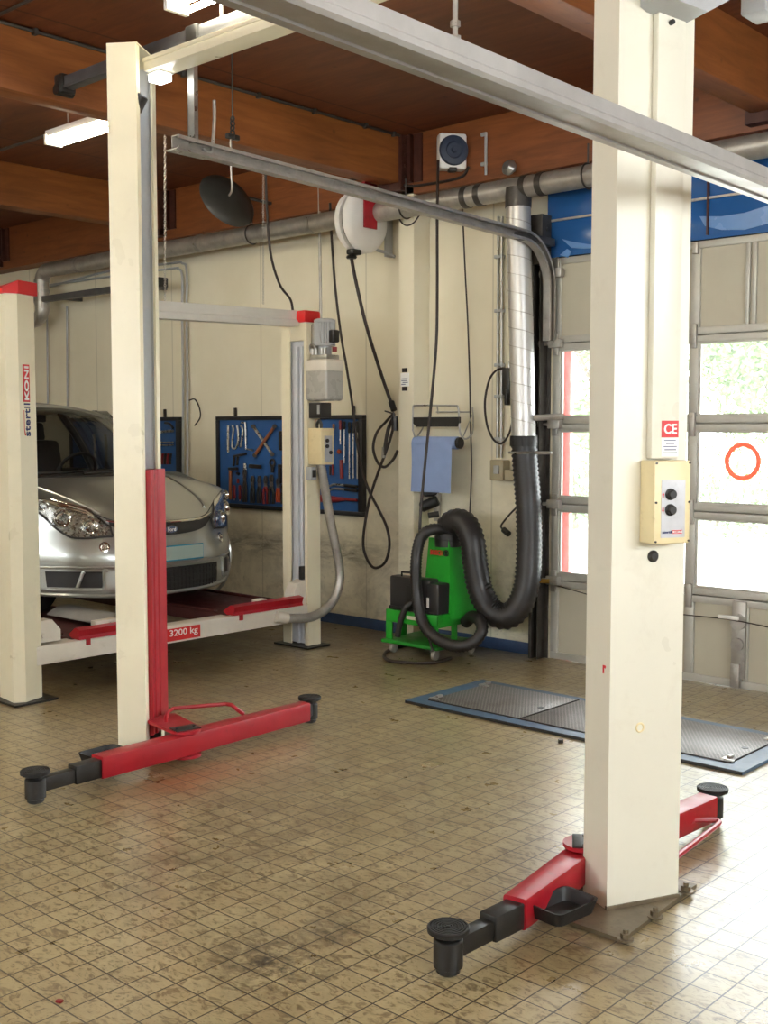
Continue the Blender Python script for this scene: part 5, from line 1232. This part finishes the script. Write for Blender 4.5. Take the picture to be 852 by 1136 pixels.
mb = MB(); mb.tube([(xv2+.08, YDc, zv2+.16), (xv2+.24, YDc+.12, zv2+.17)], .022, 10, smooth=False); mb.build('stay', M['galvdull'], xh)
# ================================================================ GREEN TEST CART
cart = thing('test_cart', (-5.2, 6.25, 0), 'green wheeled exhaust test cart with a black analyser on its shelf', 'test cart')
fx0, fx1, fy = -5.47, -4.985, 6.0     # front of the shelf
yb_ = 6.42
# upright cabinet: narrow top, flared foot
tz, bz = .835, .28
mb = MB()
A = [(-5.20, 6.16, tz), (-5.02, 6.16, tz), (-4.99, 6.36, tz), (-5.20, 6.36, tz)]
Bm = [(-5.22, 6.14, .52), (-4.99, 6.14, .52), (-4.935, 6.40, .52), (-5.22, 6.40, .52)]
Bt = [(-5.24, 6.13, bz), (-4.96, 6.13, bz), (-4.83, 6.42, bz), (-5.24, 6.42, bz)]
rws = [[V(p) for p in R]+[V(R[0])] for R in (A, Bm, Bt)]
mb.grid(rws); mb.face(rws[0][:-1]); mb.face(rws[2][:-1])
bmesh.ops.bevel(mb.bm, geom=[e for e in mb.bm.edges if e.is_manifold and e.calc_face_angle(0) > .6], offset=.015, segments=3, affect='EDGES', profile=.5)
cab = mb.build('cabinet', M['green'], cart, 35)
ty = 6.158
text('BOSCH', 'brand_letters', M['labelred'], cart, (-5.175, 6.146, .715), (1, 0, 0), ZU, .115, .038, bold=0.02)
mb = MB(); mb.torus((-5.035, 6.15, .735), (0, -1, 0), .020, .004, 20, 6); mb.box((-5.042, 6.146, .72), (-5.038, 6.156, .75)); mb.box((-5.032, 6.146, .72), (-5.028, 6.156, .75)); mb.box((-5.042, 6.147, .732), (-5.028, 6.155, .738)); mb.build('brand_mark', M['black'], cart)
# shelf frame
mb = MB()
mb.box((fx0, fy, .225), (fx1, fy+.015, .315), .004); mb.box((fx1-.015, fy, .225), (fx1, yb_-.02, .315), .004); mb.box((fx0, fy, .225), (fx0+.015, yb_-.02, .315), .004); mb.box((fx0+.015, fy+.015, .285), (fx1-.015, yb_-.02, .30))
for xx in (fx0, fx1-.06):
    mb.box((xx, fy, .08), (xx+.06, fy+.012, .235), .003)
mb.box((fx1-.012, fy+.16, .08), (fx1, fy+.22, .235), .003); mb.box((fx0, fy+.16, .08), (fx0+.012, fy+.22, .235), .003)
mb.build('shelf_frame', M['green'], cart)
mb = MB(); mb.box((-5.27, fy-.002, .262), (-5.12, fy+.002, .288)); mb.build('rating_plate', M['offwhite'], cart)
mb = MB(); mb.box((fx0-.02, fy-.03, .075), (fx1+.02, yb_, .10), .006); mb.build('bottom_tray', M['greendk'], cart)
for (xx, yy) in ((fx1-.03, fy+.01), (fx0+.05, fy+.03), (fx1, yb_-.05), (fx0+.03, yb_-.05)):
    mb = MB(); mb.cyl((xx-.014, yy, .036), (xx+.014, yy, .036), .035, seg=20, bevel=.004); mb.box((xx-.02, yy-.022, .045), (xx-.016, yy+.022, .078)); mb.box((xx+.016, yy-.022, .045), (xx+.02, yy+.022, .078)); mb.cyl((xx, yy, .07), (xx, yy, .08), .02, seg=14); mb.build('caster', M['galvdull'], cart)
# analyser box
mb = MB(); mb.box((-5.46, 6.03, .315), (-5.08, 6.13, .555), .014); mb.box((-5.10, 6.02, .315), (-4.995, 6.28, .53), .014); mb.box((-5.46, 6.02, .315), (-5.05, 6.12, .34), .004); an = mb.build('analyser', M['instr'], cart)
mb = MB(); mb.box((-5.098, 6.015, .36), (-5.08, 6.021, .43)); mb.build('label_strip', M['labelwhite'], an)
mb = MB(); mb.box((-5.30, 6.026, .34), (-5.15, 6.031, .50), .002); mb.build('display', M['black'], an)
mb = MB(); mb.tube([(-5.36, 6.05, .545), (-5.36, 6.05, .585), (-5.20, 6.05, .59), (-5.20, 6.05, .545)], .008, 8, smooth=False); mb.build('carry_handle', M['black'], an)
# thin hose around it
Yn = 6.1
pts = [PY(497, 592, 6.21), PY(485, 587, 6.12), PY(473, 590, 6.05), PY(465, 602, 6.02), PY(461.5, 625, 5.98), PY(462, 655, 5.97), PY(467, 685, 5.96), PY(478, 703, 5.95), PY(495, 714, 5.95), PY(513, 717, 5.97), PY(528, 710, 6.02), PY(535, 698, 6.06), PY(532, 688, 6.10), PY(524, 684, 6.16), PY(517, 690, 6.22)]
MB().tube(pts, .040, 16, corr=.07, pitch=.022, sub=10).build('sampling_hose', M['hose'], cart, 80)
MB().cyl(PY(497, 606, 6.23), PY(497, 594, 6.23), .095, seg=28).build('top_spigot', M['black'], cart)
MB().tube([PY(458, 668, 6.02), PY(449, 676, 5.99), PY(443, 695, 5.98), PY(441, 706, 5.98)], .022, 10).build('probe_hose', M['hose'], cart, 60)
# mains lead lying on the floor in front of the cart
mb = MB(); mb.tube([PZ(470, 713, .012), PZ(440, 718, .012), PZ(427, 725, .012), PZ(430, 732, .012), PZ(450, 735, .012), PZ(480, 735, .012), PZ(500, 730, .012)], .012, 8); tag(mb.build('floor_cable', M['cable'], None, 60), 'black cable lying in a loop on the floor in front of the green cart', 'cable')

# ================================================================ PIT COVER
P1, P2 = PZ(447, 781), PZ(535, 757); px0_, py0_, py1_ = -4.355, 4.945, 5.69; px1_ = -2.27
pit = thing('pit_cover', ((px0_+px1_)/2, 5.31, 0), 'blue framed pit cover with dark metal mesh panels set in the floor', 'pit cover')
mb = MB(); f = .085; H = .016
mb.prism([(px0_, py0_, .001), (px1_, py0_, .001), (px1_, py0_+f, .001), (px0_, py0_+f, .001)], (0, 0, H))
mb.prism([(px0_, py1_-f*.7, .001), (px1_, py1_-f*.7, .001), (px1_, py1_, .001), (px0_, py1_, .001)], (0, 0, H))
mb.prism([(px0_, py0_+f, .001), (px0_+f*1.2, py0_+f, .001), (px0_+f*1.2, py1_-f*.7, .001), (px0_, py1_-f*.7, .001)], (0, 0, H))
mb.prism([(px1_-f*1.2, py0_+f, .001), (px1_, py0_+f, .001), (px1_, py1_-f*.7, .001), (px1_-f*1.2, py1_-f*.7, .001)], (0, 0, H))
mb.build('frame', M['bluepaint'], pit, None)
mb = MB(); mb.box((px0_+.002, py0_-.002, .0), (px1_-.002, py0_+.004, H), .001); mb.build('front_edge', M['black'], pit)
xa, xb = px0_+f*1.2, px1_-f*1.2
cuts = [xa, xa+(xb-xa)*.35, xa+(xb-xa)*.66, xb]
for a, b in zip(cuts, cuts[1:]):
    po = MB().box((a+.004, py0_+f+.004, .002), (b-.004, py1_-f*.7-.004, .021), .002).build('mesh_panel', M['grate'], pit)
    mb = MB(); mb.box((a+.003, py0_+f+.002, .004), (b-.003, py0_+f+.010, .0235)); mb.box((b-.010, py0_+f+.003, .004), (b-.003, py1_-f*.7-.003, .0235)); mb.build('panel_edge', M['darksteel'], po)
    mb = MB(); mb.cyl(((b-.06), (py0_+py1_)/2, .021), ((b-.06), (py0_+py1_)/2, .0225), .018, seg=14); mb.build('finger_hole', M['black'], po)
for (xx, yy) in ((xa+.01, py0_+f+.06), (xa+.01, py1_-f-.04), (xb-.04, py0_+f+.05), (xb-.04, py1_-f-.04)):
    mb = MB(); mb.box((xx-.02, yy-.035, .018), (xx+.05, yy-.02, .030), .003); mb.box((xx-.02, yy-.04, .018), (xx-.0, yy+.045, .028), .003); mb.box((xx-.01, yy+.01, .018), (xx+.012, yy+.055, .036), .004); mb.build('hinge_clip', M['galv'], pit)

# ================================================================ OVERHEAD
# near aluminium rail
nr = thing('extraction_rail', (-1.55, 3.0, 2.33), 'wide aluminium extraction rail crossing in front of the thick white column', 'rail')
xa, xb, za, zb = -1.605, -1.5, 2.334, 2.392
mb = MB()
mb.prism([(xb, -.6, zb), (xb, -.6, za+.026), (xb+.004, -.6, za+.022), (xb+.004, -.6, za+.008), (xb-.004, -.6, za), (xb-.028, -.6, za), (xb-.028, -.6, za+.006), (xa+.028, -.6, za+.006), (xa+.028, -.6, za), (xa+.004, -.6, za), (xa, -.6, za+.006), (xa, -.6, zb)], (0, 5.2, -.05))
for v in mb.bm.verts: v.co.z += .028
mb.build('profile', M['alu'], nr, 20)
mb = MB(); a = PX(505, 30, -1.55); mb.cyl((-1.55, a.y, zb), (-1.55, a.y, ZC), .006, seg=10); mb.cyl((-1.55, a.y, zb), (-1.55, a.y, zb+.018), .018, seg=6); mb.cyl((-1.55, a.y, zb+.018), (-1.55, a.y, zb+.032), .012, seg=6); mb.cyl((-1.55, a.y, zb+.05), (-1.55, a.y, zb+.062), .011, seg=6); mb.build('hanger_rod', M['galv'], nr)
for yy in (4.3, 0.2): MB().cyl((-1.55, yy, zb), (-1.55, yy, ZC), .006, seg=10).build('hanger_rod', M['galv'], nr)
# dark rail above the lift's head beam
dr = thing('overhead_rail', (-4.5, 3.42, 3.44), 'dark grey rail above the head beam of the empty lift', 'rail')
a, b = PZ(78, 95, 3.45), PZ(290, 10, 3.45)
Yr = (a.y+b.y)/2
mb = MB(); mb.box((a.x, Yr-.03, 3.42), (-1.2, Yr+.03, 3.485), .006); mb.box((a.x, Yr-.034, 3.42), (-1.2, Yr-.026, 3.435)); mb.build('profile', M['railgrey'], dr)
mb = MB(); mb.box((a.x-.05, Yr-.045, 3.40), (a.x+.03, Yr+.045, 3.50), .012); mb.cyl((a.x-.02, Yr-.05, 3.42), (a.x-.02, Yr+.05, 3.42), .03, seg=16); mb.build('end_stop', M['black'], dr)
for xx in (-4.2, -2.4): MB().cyl((xx, Yr, 3.485), (xx, Yr, ZC), .008, seg=8).build('hanger_rod', M['galv'], dr)
mb = MB(); c = PZ(212, 37, 3.45); mb.box((c.x-.05, Yr-.042, 3.412), (c.x+.04, Yr+.04, 3.492), .008); mb.build('rail_joint', M['black'], dr)
# fluorescent lamps
def lamp(x0, x1, y, z, lab):
    t = thing('fluorescent_lamp', ((x0+x1)/2, y, z), lab, 'lamp', 'twin fluorescent lamps under the ceiling')
    MB().box((x0, y-.055, z+.03), (x1, y+.055, z+.075), .006).build('housing', M['white'], t)
    for s in (-1, 1):
        MB().cyl((x0+.03, y+s*.045, z), (x1-.03, y+s*.045, z), .014, seg=12).build('tube', M['tube'], t)
    for xx in (x0, x1-.03): MB().box((xx, y-.065, z-.02), (xx+.03, y+.065, z+.05), .005).build('end_cap', M['white'], t)
    mb = MB()
    for xx in (x0+.2, x1-.2): mb.cyl((xx, y, z+.07), (xx, y, ZC), .006, seg=6)
    mb.build('suspension', M['galvdull'], t)
a = PZ(52, 158, 3.52); lamp(a.x+.0, a.x+1.15, a.y+.04, 3.52, 'lit fluorescent lamp with its far end hidden by the cream column')
a = PZ(186, 8, 3.56); lamp(a.x, a.x+1.5, a.y+.04, 3.56, 'lit fluorescent lamp at the top edge above the dark rail')
wl_ = thing('work_lamp', (-4.57, 3.41, 3.27), 'small dazzling work lamp under the head beam at the top of the cream column', 'lamp')
MB().box((-4.62, 3.375, 3.262), (-4.53, 3.45, 3.296), .006).build('diffuser', M['spot'], wl_)
MB().box((-4.625, 3.37, 3.296), (-4.525, 3.455, 3.306), .003).build('housing', M['white'], wl_)
k_ = 0
for (xx, yy) in ((-9.6, 2.4), (-9.2, 0.6), (-1.2, 0.8), (-6.6, 0.8), (-10.5, -0.5)):  # unseen lamps, added to brighten the room
    lamp(xx, xx+1.5, yy, 3.54, ['unseen fill lamp added over the far bay', 'unseen fill lamp added level with the rear of the silver car', 'unseen fill lamp added by the camera', 'unseen fill lamp added over the empty bay beside the far wall', 'unseen fill lamp added in the far corner of the workshop'][k_]); k_ += 1
# conduit runs under the ceiling
cd = MB(); cd.cyl((-5.70+.03, 3.0, ZC-.015), (-5.70+.03, 6.40, ZC-.015), .010, seg=8)
for yy in (3.4, 4.4, 5.0, 5.5, 6.0, 6.3): cd.box((-5.69, yy-.012, ZC-.035), (-5.645, yy+.012, ZC-.002), .003)
tag(cd.build('ceiling_conduit', M['darksteel'], None), 'thin dark conduit clipped along the top of the big roof beam', 'conduit')
cd = MB(); cd.cyl((-10, 3.15, ZC-.012), (-4.4, 3.15, ZC-.012), .009, seg=8); tag(cd.build('ceiling_conduit', M['darksteel'], None), 'thin dark conduit crossing the ceiling above the dark rail', 'conduit')
a, b = PZ(0, 166, 3.70), PZ(48, 152, 3.70); cd = MB(); cd.cyl((a.x-1.2, (a.y+b.y)/2, 3.70), (b.x+.5, (a.y+b.y)/2, 3.70), .012, seg=8); tag(cd.build('ceiling_conduit', M['darksteel'], None), 'thin dark conduit leading to the lit fluorescent lamp', 'conduit')
# round dark dish and hook
dc = PY(255, 219, 6.0)
tow = (CAM-dc).normalized(); dn = (tow*.62+(-RT*.62-UP*.62).normalized()*.55*1.0)
dn = (tow*.66+(RT*.62+UP*.75).normalized()*.75).normalized()
ds = thing('round_dish', dc, 'dark round dish hanging tilted above the wall duct', 'dish')
MB().lathe([(0, .03), (.12, .022), (.20, .0), (.245, -.035), (.25, -.045), (.245, -.05), (.19, -.02), (.10, .0), (0, .006)], dc, dn, 40).build('shell', M['disc'], ds, 50)
mb = MB(); mb.tube([dc-dn*.02, dc-dn*.10+V((0, .1, .1)), V((dc.x, 6.44, 3.46))], .014, 8); mb.build('stay', M['darksteel'], ds)
ch = thing('ceiling_hook', PX(257, 150, -5.0), 'thin wire hook hanging on a short chain in front of the dark dish', 'hook')
hX = -5.0
mb = MB(); p0, p1 = PX(258, 132, hX), PX(258, 152, hX); 
for i in range(5): mb.torus(p0.lerp(p1, i/4), (1, 0, 0) if i % 2 else (0, 1, 0), .014, .005, 14, 6)
mb.tube([p0, V((p0.x, p0.y, ZC))], .005, 6, smooth=False); mb.obox(p1, (0, 1, 0), (1, 0, 0), ZU, .09, .03, .03, .008); mb.build('chain', M['black'], ch)
mb = MB(); mb.tube([PX(256, 152, hX), PX(256.5, 190, hX), PX(257.5, 205, hX), PX(257, 212, hX), PX(254, 217, hX)], .006, 8, sub=4); mb.build('wire_hook', M['galv'], ch)
mb = MB(); hx2 = -4.45; mb.tube([PX(238, 132, hx2), PX(236, 160, hx2), PX(234, 168, hx2), PX(229, 169, hx2), PX(225, 164, hx2)], .009, 8, sub=4); mb.tube([PX(238, 132, hx2), V((hx2, PX(238, 132, hx2).y, 3.2))], .009, 8, smooth=False); tag(mb.build('rail_hook', M['galv'], None), 'grey bent hook beside the hanger strut of the horizontal rail', 'hook')
# chains and cable by the tie beam
def chain(x0, y0, x1, y1, X, lab):
    mb = MB(); a, b = PX(x0, y0, X), PX(x1, y1, X); n = max(8, int((b-a).length/.020))
    for i in range(n): mb.torus(a.lerp(b, i/(n-1)), (1, 0, 0) if i % 2 else (0, 1, 0), .008, .0022, 8, 4)
    return tag(mb.build('hanging_chain', M['galvdull'], None), lab, 'chain', 'thin chains hanging above the tie beam')
chain(183, 120, 183, 338, -6.12, 'thin chain hanging close beside the cream column')
chain(292, 192, 292, 336, -6.1, 'thin chain hanging straight near the black curved cable')
mb = MB(); mb.tube([PX(294, 172, -6.1), PX(296, 230, -6.1), PX(300, 280, -6.1), PX(310, 315, -6.1), PX(322, 332, -6.1), PX(325, 346, -6.1)], .009, 8); tag(mb.build('hanging_cable', M['cable'], None, 60), 'black curved cable dropping to the red cap of the lift column', 'cable', 'hanging cables')
mb = MB(); mb.tube([PY(290, 178, 6.3), PY(300, 172, 6.3), PY(330, 186, 6.35), PY(350, 200, 6.35), PY(375, 202, 6.35), PY(400, 198, 6.35), PY(430, 200, 6.38), PY(450, 206, 6.40), PY(470, 205, 6.42), PY(510, 197, 6.43), PY(520, 185, 6.43)], .010, 8); tag(mb.build('roof_cable', M['cable'], None, 60), 'black cable draped along the beam foot behind the hose reel', 'cable')
# conduits on the wall behind the car
wc = thing('wall_conduit', PY(140, 330, 6.58), 'pair of bent grey conduits on the wall above the silver car', 'conduit')
for dz, dx in ((0, 0), (6, -5)):
    MB().tube([PY(52, 313-dz*.4+6, 6.59), PY(120, 303+dz-2, 6.59), PY(190, 292+dz, 6.59), PY(202+dx, 292+dz, 6.59), PY(207+dx, 300+dz, 6.59), PY(207+dx, 350, 6.59), PY(208+dx, 420, 6.59), PY(208+dx, 530, 6.59)], .011, 8, sub=6).build('pipe', M['ltgrey'], wc, 50)
for x0, y0, y1, k in ((52, 330, 450, 0), (74, 340, 460, 1)):
    mb = MB(); mb.cyl(PY(x0, y0, 6.59), PY(x0+1, y1, 6.59), .010, seg=8); tag(mb.build('conduit_pipe', M['ltgrey'], None), ['upright grey conduit beside the duct elbow', 'upright grey conduit between the duct elbow and the cream column'][k], 'pipe')
mb = MB(); mb.tube([PY(210, 444, 6.59), PY(216, 443, 6.58), PY(221, 452, 6.57), PY(222, 463, 6.57), PY(216, 472, 6.58)], .006, 6); tag(mb.build('wire_end', M['cable'], None, 60), 'short loose wire curling from the wall conduit', 'wire')
sr = thing('wall_rail', PY(110, 322, 6.3), 'dark grey rail jutting level along the wall above the silver car', 'rail')
a, b = PY(40, 334, 6.35), PY(178, 313, 6.35)
mb = MB(); mb.box((a.x, 6.32, (a.z+b.z)/2-.03), (b.x, 6.38, (a.z+b.z)/2+.03), .004); mb.build('profile', M['railgrey'], sr)
mb = MB(); mb.box((b.x-.06, 6.30, (a.z+b.z)/2-.045), (b.x+.05, 6.40, (a.z+b.z)/2+.045), .008); mb.build('end_stop', M['black'], sr)
mb = MB()
for xx in (a.x+.4, b.x-.3): mb.box((xx, 6.36, (a.z+b.z)/2-.02), (xx+.04, YW, (a.z+b.z)/2+.02))
mb.build('wall_stay', M['railgrey'], sr)
# small grey housing near the top corner
mb = MB(); a = PX(846, 6, -1.9); mb.box((-1.96, a.y-.06, a.z-.04), (-1.86, a.y+.08, a.z+.10), .01); mb.cyl((-1.91, a.y, a.z+.09), (-1.91, a.y, ZC), .008, seg=8); tag(mb.build('ceiling_box', M['ltgrey'], None), 'small grey box hanging beside the drive housing', 'box')
# rim beam fittings
mb = MB(); a = PY(566, 187, 6.40); mb.lathe([(0, 0), (.05, .0), (.055, .02), (.03, .05), (0, .055)], a, (0, -1, .3), 14); mb.cyl(a, a+V((0, .06, 0)), .02, seg=8); tag(mb.build('beam_fitting', M['galv'], None), 'crumpled grey fitting on the rim beam above the spiral duct', 'fitting')
mb = MB()
for yy in (149, 182): mb.obox(PY(537, yy, 6.43), (1, 0, 0), (0, 1, 0), ZU, .05, .02, .025, .004)
mb.cyl(PY(539, 149, 6.425), PY(539, 194, 6.425), .010, seg=8); tag(mb.build('beam_conduit', M['ltgrey'], None), 'short upright conduit with two clips on the rim beam', 'conduit')
# scraps on the floor
mb = MB(); p = PZ(66, 1112); mb.obox((p.x, p.y, .004), (1, .4, 0), (-.4, 1, 0), ZU, .020, .015, .008, .003); tag(mb.build('plastic_scrap', M['toolred'], None), 'tiny red plastic scrap lying on the floor tiles', 'scrap')
mb = MB(); p = PZ(622, 824); mb.cyl((p.x, p.y, 0), (p.x, p.y, .018), .014, seg=6); tag(mb.build('loose_nut', M['darktool'], None), 'small dark nut lying on the floor before the pit cover', 'nut')

# ================================================================ OUTSIDE GREENERY
def leaves(mb, c, rad, n, size, rng, flat=.75):
    for _ in range(n):
        d = V((rng.gauss(0, 1), rng.gauss(0, 1), rng.gauss(0, 1)))
        if d.length < 1e-3: continue
        d.normalize(); r = rng.random()**.4
        p = c+V((d.x*rad.x, d.y*rad.y, d.z*rad.z))*r
        u = V((rng.gauss(0, 1), rng.gauss(0, 1), rng.gauss(0, 1))).normalized(); v = u.orthogonal().normalized()
        s = size*(.6+.8*rng.random())
        mb.bm.faces.new([mb.bm.verts.new(q) for q in (p-u*s, p+v*s*.45, p+u*s, p-v*s*.45)])
rng = random.Random(3)
hedge_c = PZ(800, 604, 0)
YH = hedge_c.y+1.0
hd = thing('hedge', (-5, YH, -.03), 'loose green hedge beyond the yard outside the door', 'hedge')
mb = MB()
for k in range(30):
    x = -14+k*.62; leaves(mb, V((x, YH+rng.uniform(-.2, .2), .62)), V((.65, .65, .68+rng.uniform(-.1, .2))), 520, .055, rng)
mb.build('foliage', M['leaf2'], hd, None)
mb = MB()
for k in range(15):
    x = -14+k*1.24; mb.tube([(x, YH, -.03), (x+.05, YH, .4), (x-.1, YH+.1, 1.0)], .03, 6)
mb.build('stems', M['bark'], hd)
for k, (x, y, h, r) in enumerate(((-12.3, YH+4, 6.4, 1.15), (-8.3, YH+3.2, 6.0, 1.15), (-4.3, YH+4.5, 6.6, 1.15), (-16.3, YH+3.5, 6.4, 1.15))):
    t = thing('tree', (x, y, -.03), ['tall tree seen through the narrow panes beside the track', 'leafy tree behind the red ring sticker', 'broad tree at the open side of the yard', 'tree at the far end of the hedge'][k], 'tree', 'trees beyond the hedge')
    mb = MB(); mb.tube([(x, y, -.03), (x+.1, y, h*.3), (x-.05, y+.1, h*.7)], .16, 10)
    for i in range(5):
        a = 2*PI*i/5; mb.tube([(x, y, h*.35), (x+r*.4*math.cos(a), y+r*.4*math.sin(a), h*.5), (x+r*.7*math.cos(a), y+r*.7*math.sin(a), h*.66)], .06, 6)
    mb.build('trunk', M['bark'], t)
    mb = MB()
    for i in range(22):
        a = rng.uniform(0, 2*PI); q = rng.uniform(0, 1)**.6*r; leaves(mb, V((x+q*math.cos(a), y+q*math.sin(a), rng.uniform(h*.18, h))), V((.72, .72, .62)), 330, .08, rng)
    mb.build('crown', M['leaf'], t, None)

# ================================================================ LIGHT
wd = bpy.data.worlds.new('overcast_sky'); sc.world = wd; wd.use_nodes = True
bg = wd.node_tree.nodes['Background']
bg.inputs[0].default_value = (0.93, 0.97, 1.0, 1); bg.inputs[1].default_value = 17.0

sc.view_settings.view_transform = 'Standard'
sc.view_settings.look = 'None'
sc.view_settings.gamma = 1.0
sc.view_settings.exposure = 0.0
sc.view_settings.use_curve_mapping = False
sc.cycles.use_denoising = True
sc.cycles.max_bounces = 8
sc.cycles.transparent_max_bounces = 12
